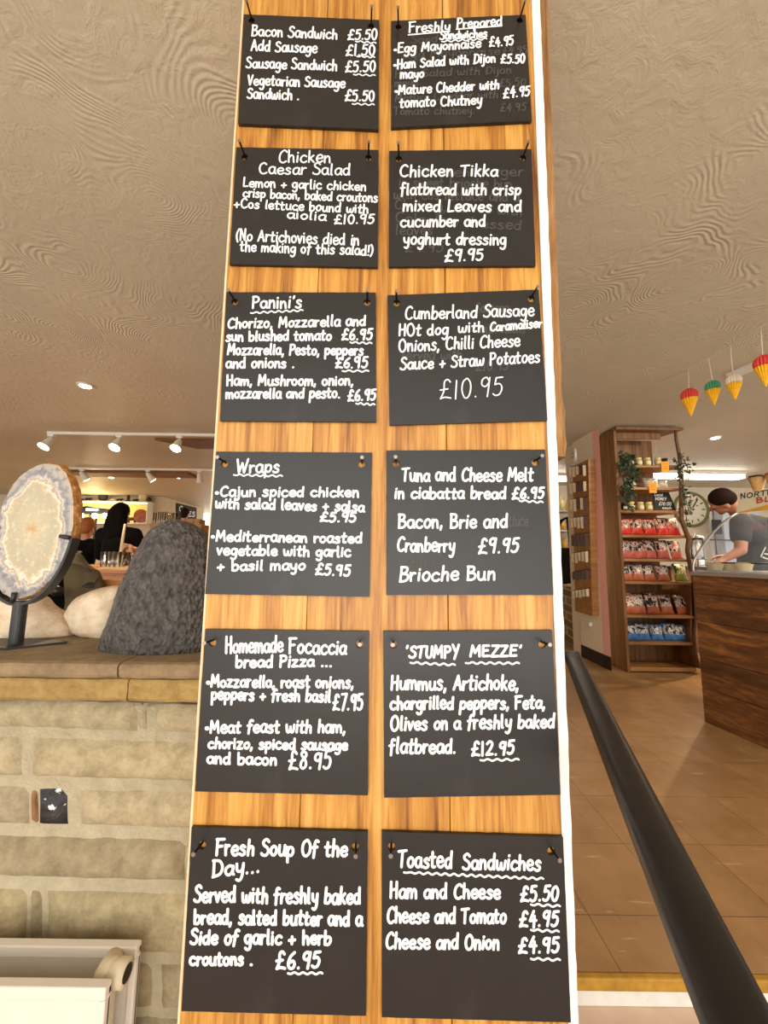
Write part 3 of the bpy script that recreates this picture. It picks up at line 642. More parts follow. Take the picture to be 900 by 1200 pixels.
# ================================================================ TWELVE SLATE MENU BOARDS
# label, zoom origin, zoom scale, corners, holes, cap height, lines (text,x0,x1,base0,base1[,cap]), squiggles, straight underlines, faded lines
BD = [
('black slate menu board listing bacon and sausage sandwiches', (260, 0), 4.5, ((115, 75), (830, 105), (826, 682), (85, 650)), ((157, 108), (787, 137)), 56, 12,
 [("Bacon Sandwich", 155, 612, 188, 207), ("£5.50", 662, 822, 210, 208), ("Add Sausage", 153, 505, 267, 280), ("£1.50", 652, 812, 294, 291), ("Sausage Sandwich", 127, 610, 357, 372), ("£5.50", 650, 814, 380, 376), ("Vegetarian Sausage", 135, 652, 448, 464), ("Sandwich .", 133, 412, 519, 527), ("£5.50", 648, 808, 534, 532)],
 [(705, 218, 812, 228), (712, 297, 805, 303), (695, 393, 808, 399), (688, 548, 803, 553)], [], []),
('black slate menu board headed Freshly Prepared Sandwiches', (440, 0), 4.0909, ((75, 100), (720, 70), (750, 578), (75, 610)), ((110, 130), (692, 98)), 45, 11,
 [("Freshly", 160, 360, 157, 145, 48), ("Prepared", 388, 610, 136, 122, 46), ("Sandwiches", 308, 538, 190, 178, 38), ("•Egg Mayonnaise", 85, 508, 255, 228), ("£4.95", 545, 664, 225, 213), ("•Ham Salad with Dijon", 85, 578, 330, 298), ("£5.50", 600, 718, 303, 302, 42), ("mayo", 118, 234, 377, 372), ("•Mature Chedder with", 90, 595, 455, 425), ("£4.95", 612, 742, 470, 458, 48), ("tomato Chutney", 115, 512, 516, 500, 48)],
 [(318, 199, 533, 186)], [(158, 167, 355, 150), (388, 140, 605, 124)],
 [("Sand", 170, 300, 210, 203), ("Egg Mayonnaise", 130, 600, 280, 262), ("£4.95", 610, 730, 262, 258), ("Ham Salad with Dijon", 92, 655, 375, 352), ("mayo", 92, 205, 416, 414), ("£5.50", 590, 722, 418, 412), ("Mature Cheddar with", 92, 590, 490, 470), ("Tomato chutney.", 85, 480, 552, 548), ("£4.95", 596, 724, 536, 530)]),
('black slate menu board describing the Chicken Caesar Salad', (250, 160), 4.2857, ((115, 53), (830, 67), (826, 655), (80, 640)), ((158, 103), (778, 107)), 46, 10,
 [("Chicken", 325, 594, 130, 130, 60), ("Caesar Salad", 228, 692, 186, 196, 56), ("Lemon + garlic chicken", 148, 770, 252, 272), ("crisp bacon, baked croutons", 148, 828, 304, 330), ("+Cos lettuce bound with", 103, 782, 357, 386), ("aiolia", 368, 570, 410, 424), ("£10.95", 606, 812, 438, 437), ("(No Artichovies died in", 112, 735, 522, 547, 58), ("the making of this salad!)", 133, 804, 575, 598, 52)],
 [], [], []),
('black slate menu board offering Chicken Tikka flatbread', (440, 160), 4.0909, ((66, 68), (748, 60), (768, 618), (64, 622)), ((112, 108), (708, 102)), 56, 11,
 [("Chicken Tikka", 115, 590, 192, 190), ("flatbread with crisp", 118, 700, 280, 280), ("mixed Leaves and", 130, 704, 358, 361), ("cucumber and", 118, 530, 433, 432), ("yoghurt dressing", 133, 630, 517, 520), ("£9.95", 330, 522, 599, 590)],
 [], [], [("Chicken burger", 190, 712, 194, 190), ("in sweet brioche bun", 110, 658, 240, 250), ("with cos lettuce and a", 86, 692, 300, 312), ("Chutney, served with", 90, 706, 345, 380), ("Coleslaw dressed", 95, 704, 410, 450), ("leaves", 95, 278, 472, 470), ("£9.95", 140, 330, 556, 552)]),
("black slate menu board headed Panini's", (240, 330), 4.0909, ((103, 50), (820, 52), (822, 672), (72, 667)), ((143, 98), (778, 100)), 50, 11,
 [("Panini's", 225, 468, 127, 127, 60), ("Chorizo, Mozzarella and", 108, 774, 224, 210), ("sun blushed tomato", 100, 610, 285, 281), ("£6.95", 655, 806, 281, 276), ("Mozzarella, Pesto, peppers", 107, 762, 350, 352), ("and onions .", 100, 434, 414, 412), ("£6.95", 625, 784, 413, 413), ("Ham, Mushroom, onion,", 103, 716, 498, 497), ("mozzarella and pesto.", 100, 652, 560, 558), ("£6.95", 685, 822, 574, 566)],
 [(220, 150, 470, 138), (697, 291, 800, 296), (660, 428, 785, 429), (725, 584, 815, 590)], [], []),
('black slate menu board offering the Cumberland Sausage hot dog', (440, 330), 4.0909, ((58, 65), (783, 38), (824, 665), (68, 688)), ((102, 103), (747, 82)), 58, 10,
 [("Cumberland Sausage", 140, 764, 182, 164, 60), ("HOt dog", 110, 352, 260, 254, 56), ("with", 395, 525, 246, 240, 50), ("Caramaliser", 548, 800, 238, 218, 42), ("Onions, Chilli Cheese", 110, 696, 337, 310), ("Sauce + Straw Potatoes", 118, 792, 424, 386), ("£10.95", 305, 618, 566, 546, 92, 7)],
 [], [], [("Sausage", 480, 640, 150, 146), ("with onions", 500, 720, 250, 245), ("£10.95", 480, 640, 430, 420), ("served with", 120, 420, 380, 370)]),
('black slate menu board headed Wraps', (230, 510), 4.0909, ((95, 78), (843, 83), (830, 775), (42, 762)), ((135, 137), (793, 138)), 49, 11,
 [("Wraps", 190, 402, 181, 179, 64), ("•Cajun spiced chicken", 86, 784, 293, 296), ("with salad leaves + salsa", 90, 808, 349, 366, 50), ("£5.95", 592, 770, 413, 416, 44), ("•Mediterranean roasted", 68, 798, 506, 517), ("vegetable with garlic", 97, 744, 573, 583, 50), ("+ basil mayo", 98, 526, 649, 646), ("£5.95", 570, 742, 669, 673, 54)],
 [(180, 190, 412, 196)], [], []),
('black slate menu board offering Tuna and Cheese Melt', (440, 510), 3.9130, ((50, 70), (778, 65), (816, 733), (50, 733)), ((95, 130), (733, 125)), 60, 11,
 [("Tuna and Cheese Melt", 120, 726, 210, 210, 62), ("in ciabatta bread", 85, 602, 290, 292, 54), ("£6.95", 625, 776, 294, 285, 52), ("Bacon, Brie and", 103, 610, 424, 424, 66), ("Cranberry", 98, 366, 532, 534, 62), ("£9.95", 470, 660, 542, 534, 66), ("Brioche Bun", 107, 554, 670, 662, 66)],
 [(660, 300, 767, 308)], [], [("chutney", 120, 340, 610, 604), ("lettuce", 580, 700, 420, 415)]),
('black slate menu board headed Homemade Focaccia bread pizza', (220, 720), 3.9130, ((80, 68), (832, 78), (826, 830), (33, 812)), ((113, 130), (788, 137)), 54, 11,
 [("Homemade", 172, 440, 176, 172, 72), ("Focaccia", 464, 730, 178, 184, 70), ("bread Pizza ...", 218, 666, 244, 237, 54), ("•Mozzarella, roast onions,", 84, 764, 332, 337), ("peppers + fresh basil", 107, 658, 390, 402), ("£7.95", 665, 806, 440, 436, 76), ("•Meat feast with ham,", 78, 728, 542, 542, 58), ("chorizo, spiced sausage", 92, 736, 613, 622, 50), ("and bacon", 87, 412, 683, 691, 52), ("£8.95", 462, 662, 709, 707, 80)],
 [], [], []),
('black slate menu board headed Stumpy Mezze', (435, 720), 3.75, ((53, 75), (796, 70), (832, 793), (57, 806)), ((98, 133), (752, 132)), 58, 11,
 [("'STUMPY", 150, 388, 190, 190, 54), ("MEZZE'", 432, 662, 185, 183, 50), ("Hummus, Artichoke,", 85, 652, 330, 331, 66), ("chargrilled peppers, Feta,", 82, 768, 417, 413), ("Olives on a freshly baked", 83, 808, 509, 496, 62), ("flatbread.", 78, 376, 611, 609, 66), ("£12.95", 440, 632, 622, 612, 60)],
 [(172, 212, 368, 222), (415, 213, 650, 215), (480, 640, 648, 638)], [], []),
('black slate menu board headed Fresh Soup of the Day', (200, 950), 3.6, ((88, 70), (832, 90), (824, 866), (45, 846)), ((133, 147), (780, 155)), 66, 11,
 [("Fresh Soup Of the", 190, 748, 188, 192, 70), ("Day...", 173, 382, 278, 258, 70), ("Served with freshly baked", 98, 804, 384, 394, 68), ("bread, salted butter and a", 97, 812, 476, 486, 62), ("Side of garlic + herb", 82, 680, 563, 564, 62), ("croutons .", 78, 349, 650, 652, 54), ("£6.95", 443, 634, 668, 661, 72)],
 [(495, 686, 640, 686)], [], []),
('black slate menu board headed Toasted Sandwiches', (430, 950), 3.4615, ((60, 86), (796, 108), (828, 860), (60, 838)), ((100, 148), (748, 165)), 62, 10,
 [("Toasted", 125, 348, 230, 232, 68), ("Sandwiches", 388, 708, 236, 242, 64), ("Ham and Cheese", 92, 544, 353, 358), ("£5.50", 622, 779, 366, 363), ("Cheese and Tomato", 80, 567, 454, 456), ("£4.95", 617, 779, 471, 467), ("Cheese and Onion", 75, 539, 558, 563), ("£4.95", 613, 784, 576, 573)],
 [(150, 250, 715, 276), (665, 380, 783, 387), (665, 483, 778, 490), (665, 600, 783, 605)], [], []),
]
PLACE = ['top left of the pillar', 'top right of the pillar', 'second down on the left', 'second down on the right', 'third down on the left', 'third down on the right', 'fourth down on the left', 'fourth down on the right', 'fifth down on the left', 'fifth down on the right', 'bottom left', 'bottom right']
BF = .695
nrm = Vector((0, -1, 0))
for bi, (label, (ox, oy), sc, cor, holes, cap, pen, lines, sq, ul, faded) in enumerate(BD):
    px = lambda q: (ox+q[0]/sc, oy+q[1]/sc)
    W = lambda q, y=BF: P(*px(q), y)
    c3 = [W(q) for q in cor]; ctr = sum(c3, Vector())/4
    cu = bpy.data.curves.new('outline', 'CURVE'); cu.dimensions = '2D'; cu.fill_mode = 'BOTH'; cu.extrude = .003
    rnd = random.Random(bi)
    def poly(pts):
        sp = cu.splines.new('POLY'); sp.points.add(len(pts)-1); sp.use_cyclic_u = True
        for p, q in zip(sp.points, pts): p.co = (q[0], q[1], 0, 1)
    out = []
    for i in range(4):
        a, b = c3[i], c3[(i+1) % 4]
        for k in range(24):
            p = a+(b-a)*(k/24)-ctr; j = .0007*(noise.noise(Vector((p.x*60, p.z*60, bi))) if k else 0)
            out.append((p.x+j, p.z+j))
    poly(out)
    hc = [W(h) for h in holes]
    for h in hc: poly([(h.x-ctr.x+.0068*math.cos(-t*PI/8), h.z-ctr.z+.0068*math.sin(-t*PI/8)) for t in range(16)])
    tmp = bpy.data.objects.new('outline', cu); COL.objects.link(tmp)
    dg = bpy.context.evaluated_depsgraph_get(); me = bpy.data.meshes.new_from_object(tmp.evaluated_get(dg))
    bpy.data.objects.remove(tmp); bpy.data.curves.remove(cu)
    me.transform(Matrix.Rotation(PI/2, 4, 'X')); me.name = 'menu_board'; me.materials.clear(); me.materials.append(M['slate'])
    o = bpy.data.objects.new('menu_board', me); COL.objects.link(o)
    o.location = (ctr.x, BF+.003, ctr.z); ORG[o.name] = Vector(o.location)
    tag(o, label+', '+PLACE[bi], 'menu board', 'slate menu boards on the pillar')
    yw = BF-.0005; wmm = .93*pen/sc*yw/FPX
    for L in lines:
        mb = MB(); cp = L[5] if len(L) > 5 else cap; pw = (L[6]/pen if len(L) > 6 else 1.)
        for pts, k in text_strokes(L[0], L[1], L[2], L[3], L[4], cp, rnd): ribbon(mb, [W(q, yw) for q in pts], wmm*k*pw, nrm)
        part(mb.build('price' if L[0][0] == '£' else 'written_line', 'marker_white', o, fix=False), 'white marker handwriting reading '+L[0].strip('•'))
    if sq or ul:
        for (x0, y0, x1, y1) in sq:
            mb = MB()
            for pts, k in squiggle(x0, y0, x1, y1, 4.2, max(3, int((x1-x0)/34))): ribbon(mb, [W(q, yw) for q in pts], wmm*.75, nrm)
            part(mb.build('underline', 'marker_white', o, fix=False), 'white wavy underline')
        for (x0, y0, x1, y1) in ul:
            mb = MB(); ribbon(mb, [W((x0, y0), yw), W(((x0+x1)/2, (y0+y1)/2), yw), W((x1, y1), yw)], wmm*.8, nrm)
            part(mb.build('underline', 'marker_white', o, fix=False), 'straight white underline')
    if faded:
        for L in faded:
            mb = MB()
            for pts, k in text_strokes(L[0], L[1], L[2], L[3], L[4], cap*.85, rnd): ribbon(mb, [W(q, BF-.0003) for q in pts], wmm*.7, nrm)
            part(mb.build('faded_writing', 'smudged_marker', o, fix=False), 'half-wiped grey writing')
    for h in hc:
        mb = MB(); zz = h.z+.0035; sx = .002 if h is hc[0] else -.002
        mb.tube([(h.x, D+.004, zz), (h.x-sx*.3, D-.012, zz+.0005), (h.x-sx, D-.033, zz+.002)], .0019, 8)
        mb.cm = 1; mb.tube([(h.x-sx, D-.033, zz+.002), (h.x-sx, D-.0345, zz+.002)], .0034, 10)
        mb.build('nail', ['nail_metal', 'nail_tip_lit'], pil)

# ================================================================ HANDRAIL
n0, n1 = P(864, 1197, .335), P(672, 772, 1.32)
dirv = (n1-n0).normalized(); s0 = n0-dirv*.25; e0 = n1+dirv*.04
rail = thing('handrail', 'black handrail running up from the near right corner to behind the pillar', 'handrail', (n1.x-.1, n1.y+.1, 0))
prof = [(math.copysign(abs(math.cos(t))**.55, math.cos(t)), .62*math.copysign(abs(math.sin(t))**.55, math.sin(t))) for t in [2*PI*k/24 for k in range(24)]]
mb = MB(); N = 20
mb.tube([s0+(e0-s0)*(i/N) for i in range(N+1)], .026, 24, True, prof)
mb.build('bar', 'rail_black', rail, smooth=False, bevel=0)
for p in rail.children[0].data.polygons: p.use_smooth = len(p.vertices) == 4
px_ = P(640, 772, 1.36)
mb = MB(); mb.tube([e0-dirv*.01, Vector((px_.x+.02, px_.y, e0.z+.005)), Vector((px_.x, px_.y, e0.z-.03)), Vector((px_.x, px_.y, 0))], .018, 12); mb.build('post', 'rail_black', rail, smooth=True)

# ================================================================ RADIATOR
ra = P(165, 1103, .742); rf = P(130, 1149, .668)
rad = thing('radiator', 'white double-panel radiator on the stone wall', 'radiator', (-1.0, .72, LOW))
def panel(name, xr, zt, y, seed):
    mb = MB(); zb = .02; xl = -1.75
    mb.box((xl, y-.006, zb), (xr, y+.006, zt-.003))
    pn = mb.build(name, 'radiator_white', rad, bevel=.004)
    fr = MB(); fr.box((xl, y-.011, zt-.018), (xr, y+.004, zt)); fr.box((xr-.012, y-.010, zb), (xr, y+.003, zt-.019))
    x = xl+.03
    while x < xr-.05:
        fr.prism([(x, y-.005, zb+.03), (x+.006, y-.012, zb+.03), (x+.022, y-.012, zb+.03), (x+.028, y-.005, zb+.03)], (0, 0, zt-.06-zb-.03)); x += .034
    fr.build('pressed_ribs', 'radiator_white', pn, bevel=.002)
panel('rear_panel', ra.x, ra.z, ra.y, 1); panel('front_panel', rf.x, rf.z, rf.y, 2)
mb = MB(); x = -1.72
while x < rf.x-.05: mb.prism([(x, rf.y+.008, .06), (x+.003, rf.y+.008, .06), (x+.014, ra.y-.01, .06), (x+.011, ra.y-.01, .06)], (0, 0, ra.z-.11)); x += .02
part(mb.build('convector_fins', 'radiator_cream', rad), 'cream ribbed convector fins')
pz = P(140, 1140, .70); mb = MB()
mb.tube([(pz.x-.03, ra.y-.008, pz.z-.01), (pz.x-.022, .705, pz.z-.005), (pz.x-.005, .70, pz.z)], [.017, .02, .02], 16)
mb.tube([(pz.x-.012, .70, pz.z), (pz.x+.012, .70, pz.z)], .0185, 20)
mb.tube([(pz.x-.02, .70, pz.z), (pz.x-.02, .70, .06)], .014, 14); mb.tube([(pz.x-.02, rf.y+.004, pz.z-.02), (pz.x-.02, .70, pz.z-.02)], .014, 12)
part(mb.build('end_pipe', 'radiator_cream', rad, smooth=True), 'cream end pipe')
mb = MB(); mb.tube([(pz.x+.0125, .70, pz.z), (pz.x+.0135, .70, pz.z)], .012, 16); part(mb.build('bleed_plug', 'nail_metal', rad), 'dark pipe plug')
mb = MB(); mb.box((-1.4, ra.y+.006, .1), (-1.36, WY-.012, .2)); mb.box((rf.x-.12, ra.y+.006, .1), (rf.x-.08, WY-.012, .2)); mb.build('bracket', 'radiator_white', rad)

# ================================================================ ROCKS ON THE LEDGE
def rock(name, mat, prof, yc, dep, label, seed, rough=.006, disp=60, seg=72, cat='rock', skew=0):
    # prof: (py, left px, right px) from base to top, all seen at distance yc
    L = [(P(a, py, yc), P(b, py, yc)) for py, a, b in prof]
    z0 = L[0][0].z; z1 = max(l[0].z for l in L); lv = []
    NL = 46
    for k in range(NL+1):
        z = z0+(z1-z0)*k/NL; i = 0
        zs = [(l[0].z+l[1].z)/2 for l in L]
        while i < len(L)-2 and zs[i+1] < z: i += 1
        t = (z-zs[i])/max(1e-6, zs[i+1]-zs[i]); t = max(0, min(1, t))
        lv.append((z, L[i][0].x*(1-t)+L[i+1][0].x*t, L[i][1].x*(1-t)+L[i+1][1].x*t))
    mx = max(b-a for _, a, b in lv); vs = []
    off = ZL-z0
    for k, (z, a, b) in enumerate(lv):
        c, h = (a+b)/2, (b-a)/2; d = dep*(h*2/mx)**.6
        for s in range(seg):
            th = 2*PI*s/seg; cx, cy = math.cos(th), math.sin(th)
            e = .92
            q = Vector((c+h*math.copysign(abs(cx)**e, cx), yc+skew*(z-z0)+d*math.copysign(abs(cy)**e, cy), z+off*(1-k/NL)))
            nn = Vector((cx, cy, .3)); f = noise.noise(q*disp*.22+Vector((seed, 0, 0)))*2.2+noise.noise(q*disp+Vector((seed, 0, 0)))*.8
            if k: q += nn*rough*f
            q.z = max(q.z, ZL+.0005)
            vs.append(q)
    mb = MB(); fs = [(i*seg+s, i*seg+(s+1) % seg, (i+1)*seg+(s+1) % seg, (i+1)*seg+s) for i in range(NL) for s in range(seg)]
    fs += [tuple(range(seg))[::-1], tuple(range(NL*seg, NL*seg+seg))]
    mb.add(vs, fs); o = mb.build(name, mat, smooth=True, org=((L[0][0].x+L[0][1].x)/2, yc, ZL)); return tag(o, label, cat)
rock('boulder', 'lava_rock', [(766, 121, 254), (752, 124, 254), (735, 130, 254), (700, 143, 252), (655, 160, 249), (635, 171, 245), (622, 181, 238), (613, 191, 226), (609, 199, 214), (608, 204, 208)], .90, .075, 'big dark grey pitted boulder on the ledge against the pillar', 3, .0022, 95, 110)
rock('limestone_rock', 'limestone', [(750, -30, 88), (742, -34, 87), (730, -32, 76), (722, -25, 70), (712, -8, 62), (705, 6, 58), (700, 26, 55), (698, 40, 50)], 1.02, .07, 'cream limestone rock on the ledge behind the display stand', 9, .006, 40)
rock('limestone_rock', 'limestone', [(750, 98, 150), (744, 88, 150), (725, 84, 150), (712, 88, 152), (702, 98, 152), (694, 112, 150), (689, 126, 148), (687, 134, 144)], 1.03, .06, 'rounded cream limestone rock half hidden behind the dark boulder', 21, .004, 40)

# ================================================================ AGATE SLICE ON ITS STAND
gy = .885; gc = P(37.5, 621, gy); a_, b_ = .090, .160; tilt = math.radians(-7); th_ = .036
R2 = lambda x, z: (x*math.cos(tilt)-z*math.sin(tilt), x*math.sin(tilt)+z*math.cos(tilt))
mb = MB(); K = 120; rings = [(0, 0), (.25, 0), (.5, 0), (.75, 0), (.93, .0), (1.0, .002), (1.025, .010), (1.03, .022), (.98, .033), (.6, .036)]
vs = [(gc.x, gy, gc.z)]
for r, dy in rings[1:]:
    for k in range(K):
        t = 2*PI*k/K; wob = 1+.03*noise.noise(Vector((math.cos(t)*1.3, math.sin(t)*1.3, 4)))+(.02*noise.noise(Vector((math.cos(t)*9, math.sin(t)*9, dy*80))) if r > .9 else 0)
        x, z = R2(a_*r*wob*math.cos(t), b_*r*wob*math.sin(t)); vs.append((gc.x+x, gy+dy, gc.z+z))
mb.add(vs, [])
for k in range(K): mb.face((0, 1+k, 1+(k+1) % K))
for i in range(len(rings)-2):
    mb.cm = 1 if i >= 4 else 0
    for k in range(K): mb.face((1+i*K+k, 1+i*K+(k+1) % K, 1+(i+1)*K+(k+1) % K, 1+(i+1)*K+k))
mb.cm = 1; mb.face(tuple(1+(len(rings)-2)*K+k for k in range(K)))
ag = mb.build('agate_slice', ['agate_face', 'agate_rind'], smooth=False, org=gc)
tag(ag, 'large oval polished agate slice with a cream crystal centre on a black stand', 'agate')
st = thing('display_stand', 'black iron stand with a curved cradle holding the oval agate slice', 'stand', (gc.x-.02, gy+.02, ZL))
pb = P(22, 752, gy+.015)
mb = MB(); mb.prism([(pb.x-.14, gy-.03, ZL), (pb.x+.02, gy-.035, ZL), (pb.x+.095, gy+.035, ZL), (pb.x+.03, gy+.06, ZL), (pb.x-.15, gy+.055, ZL)], (0, 0, .005)); mb.build('base_plate', 'black_metal', st)
zc = P(25, 708, gy).z
mb = MB(); mb.tube([(pb.x, gy+.008, ZL+.005), (pb.x, gy+.008, zc+.006)], .0135, 20); mb.build('post', 'black_metal', st, smooth=False)
mb = MB(); vs = []; n = 44
for i in range(n+1):
    t = math.radians(-178+ (178-2)*i/n); ro = 1.05
    x0_, z0_ = R2(a_*ro*math.cos(t), b_*ro*math.sin(t)); x1_, z1_ = R2((a_*ro+.006)*math.cos(t), (b_*ro+.006)*math.sin(t))
    for (x, z), y in (((x0_, z0_), gy-.004), ((x1_, z1_), gy-.004), ((x1_, z1_), gy+.020), ((x0_, z0_), gy+.020)): vs.append((gc.x+x, y, gc.z+z))
mb.add(vs, [(i*4+j, i*4+(j+1) % 4, (i+1)*4+(j+1) % 4, (i+1)*4+j) for i in range(n) for j in range(4)]+[(3, 2, 1, 0), tuple(range(n*4, n*4+4))]); mb.build('cradle', 'black_metal', st)
for t in (-2, -90, -178):
    x, z = R2(a_*1.05*math.cos(math.radians(t)), b_*1.05*math.sin(math.radians(t))); x2, z2 = R2(a_*.82*math.cos(math.radians(t)), b_*.9*math.sin(math.radians(t)))
    mb = MB(); mb.tube([(gc.x+x, gy-.004, gc.z+z), (gc.x+x2, gy-.006, gc.z+z2)], .005, 8); mb.build('prong', 'black_metal', st, smooth=True)
# ================================================================ SHOP SIDE: SHELF UNIT
UY = PZ(731, 788, 0).y                                   # front plane of the shelves
su = thing('shelf_unit', 'tall rustic wooden shelf unit with a branch for its right post, stocked with snacks', 'shelf unit', (2.5, UY+.15, 0))
xl = P(731, 655, UY).x; xlb = P(713, 655, UY+.27).x
tz = P(735, 505, UY).z
mb = MB()
tz = min(tz, CEIL-.05)
mb.prism([(xl-.028, UY, 0), (xl, UY, 0), (xl, UY+.28, 0), (xl-.028, UY+.28, 0)], (0, 0, tz)); mb.build('side_panel', 'dark_shelf_wood', su, bevel=.003)
xbr = P(765, 560, UY+.28).x
mb = MB(); x = xl
for k in range(5):
    wdt = (xbr-xl)/5; mb.ct = ((1, .94, 1.06, .9, 1.02)[k],)*3+(1,)
    mb.box((x+.002, UY+.262, 0), (x+wdt-.001, UY+.28, tz-.02)); x += wdt
part(mb.build('back_panel', 'dark_shelf_wood', su), 'back panel of upright planks')
mb = MB(); xc_ = P(801, 500, UY-.05).x
mb.prism([(xl-.03, UY-.05, tz), (xc_, UY-.05, tz), (xbr+.02, UY+.29, tz), (xl-.03, UY+.29, tz)], (0, 0, .03)); mb.box((xl, UY+.05, tz-.07), (xbr-.05, UY+.07, tz)); mb.build('top_cap', 'dark_shelf_wood', su, bevel=.003)
SH = [(547, 800), (573, 801), (600, 803), (629, 807), (657, 808), (683.5, 811), (723, 814), (754.5, 812)]
shelfz = []
for py, pr in SH:
    zt = P(732, py-2.5, UY).z; shelfz.append(zt); xr = P(pr, py, UY).x
    mb = MB(); mb.prism([(xl, UY, zt-.028), (xr, UY, zt-.028), (xr-.01, UY+.03, zt-.028), (max(xbr, xr-.12), UY+.262, zt-.028), (xl, UY+.262, zt-.028)], (0, 0, .028)); mb.build('shelf', 'shelf_board_wood', su, bevel=.003)
xr = P(816, 780, UY).x
mb = MB(); mb.prism([(xl, UY, .012), (xr, UY, .012), (xr, UY+.26, .012), (xl, UY+.26, .012)], (0, 0, .04)); mb.build('plinth', 'shelf_board_wood', su, bevel=.003)
# lower right side panel with a waney front edge
mb = MB(); pts = []
for py, px in ((783, 819), (765, 815), (745, 812), (722, 814), (700, 813), (683, 811)):
    q = P(px, py, UY); pts.append((q.x, q.y+.004, q.z))
back = [(p[0]-.01, UY+.27, p[2]) for p in pts[::-1]]
mb.prism(pts+back, (-.024, 0, 0)); mb.build('low_side_panel', 'dark_shelf_wood', su)
mb = MB(); mb.box((xbr, UY+.262, 0), (P(813, 740, UY+.27).x, UY+.28, P(760, 690, UY+.27).z)); mb.build('low_back_panel', 'dark_shelf_wood', su)
br = [(790, 504), (791, 515), (795, 535), (797, 560), (797, 590), (797, 608), (802, 622), (806, 632), (804, 645), (807, 662), (811, 678), (813, 700), (814, 722), (812, 742), (814, 765), (818, 783)]
mb = MB(); mb.tube([P(a+1.5, b, UY-.012) for a, b in br], [.014, .016, .019, .021, .021, .021, .022, .024, .02, .018, .016, .014, .013, .012, .012, .014], 10)
part(mb.build('branch_post', 'branch_wood', su, smooth=True), 'wavy bare branch post')

# ---- stock on the shelves
def bag(mat, cx, z, wdt, h, lean, yaw, label, group, y=None, cat='snack bag', nm='snack_bag', lay=0):
    mb = MB(); nx, nz = 8, 10; vs = []
    for side in (-1, 1):
        for j in range(nz+1):
            v = j/nz; pz = math.sin(PI*min(1, max(0, (v-.05)/.87)))**.5 if .05 < v < .92 else 0
            for i in range(nx+1):
                u = i/nx; pu = max(0, 1-abs(2*u-1)**3)
                t = .034*pz*pu+.0015
                q = Vector(((u-.5)*wdt*(1-.10*pz*.5), side*t+.004*math.sin(u*17+v*9), v*h+(.006*math.sin(u*21) if v > .95 else 0)))
                vs.append(q)
    n1 = (nx+1)*(nz+1); fs = []
    for sd in (0, 1):
        for j in range(nz):
            for i in range(nx):
                a = sd*n1+j*(nx+1)+i; fs.append((a, a+1, a+nx+2, a+nx+1))
    for j in range(nz):
        for e in (0, nx): a = j*(nx+1)+e; fs.append((a, a+nx+1, n1+a+nx+1, n1+a))
    for i in range(nx):
        for e in (0, nz*(nx+1)): a = e+i; fs.append((a, a+1, n1+a+1, n1+a))
    mb.add(vs, fs)
    o = mb.build(nm, mat, smooth=True)
    o.location = (cx, (UY+.07 if y is None else y), z+.001); o.rotation_euler = (lean, lay, yaw)
    return tag(o, label, cat, group)
def xz(px, py, y=UY+.05): q = P(px, py, y); return q.x
pos = ['at the left end', 'second from the left', 'third from the left', 'fourth from the left', 'fifth from the left', 'sixth from the left']
rb = random.Random(4)
for nm, mat, zi, h, pxs, word, wd in (('red', 'bag_red', 3, .19, [736, 750, 766, 782, 794], 'red and cream snack bag', .135), ('salmon', 'bag_salmon', 4, .20, [735, 745, 755, 766, 780, 796], 'salmon pink snack bag', .12), ('orange', 'bag_orange', 5, .17, [736, 748, 762, 778], 'copper and black snack bag', .12), ('copper', 'bag_orange', 6, .19, [737, 749, 764, 780, 798], 'orange-brown snack bag', .13), ('blue', 'bag_blue', 7, .165, [738, 751, 766, 781, 794], 'blue-footed snack bag', .125)):
    for k, px in enumerate(pxs):
        row = {3: 'fourth', 4: 'fifth', 5: 'sixth', 6: 'seventh', 7: 'lowest'}[zi]
        bag(mat, xz(px, 655), shelfz[zi], wd, h*rb.uniform(.94, 1.05), -.28, rb.uniform(-.2, .2), '%s standing %s of the %s shelf' % (word, pos[k], row), 'snack bags on the wooden shelf unit')
bag('bag_green', xz(799, 655), shelfz[5], .12, .185, -.3, -.15, 'yellow-green snack bag at the right end of the sixth shelf', 'snack bags on the wooden shelf unit')
for k, (px, r) in enumerate(((741, .35), (762, .2))):
    bag('bag_orange', xz(px, 655, UY+.2), shelfz[6]+.085, .15, .16, -.75, r, 'orange-brown snack bag lying on top behind the row on the seventh shelf, %s one' % ('left', 'right')[k], 'snack bags on the wooden shelf unit', y=UY+.14)
for k, px in enumerate((746, 771, 783)):
    bag('bag_white', xz(px, 655, UY+.06), shelfz[1], (.15, .15, .1)[k], (.12, .125, .09)[k], -.3, (.25, -.1, -.5)[k], 'cream paper snack bag on the second shelf, %s' % ('beside the trailing ivy', 'above the lower orange price tag', 'small one at the right end')[k], 'cream bags on the second shelf')
def jar(cx, y, z, s, lid, label, group, dark=False):
    t = thing('honey_jar', label, 'jar', (cx, y, z), group)
    mb = MB(); mb.lathe((cx, y, z+.001), [(.028*s, 0), (.033*s, .004*s), (.034*s, .06*s), (.030*s, .07*s), (.027*s, .075*s)], 14); mb.build('jar_body', 'jar_dark' if dark else 'jar_honey', t, smooth=True)
    mb = MB(); mb.lathe((cx, y, z+.0755*s), [(.03*s, 0), (.031*s, .002), (.031*s, .016*s), (.029*s, .018*s)], 14); mb.build('lid', lid, t)
    mb = MB(); vs = []
    for k in range(9):
        a = -PI/2-.8+1.6*k/8
        for zz in (.018*s, .052*s): vs.append((cx+.0352*s*math.cos(a), y+.0352*s*math.sin(a), z+zz))
    mb.add(vs, [(2*k, 2*k+2, 2*k+3, 2*k+1) for k in range(8)]); mb.build('paper_label', 'jar_label', t)
    return t
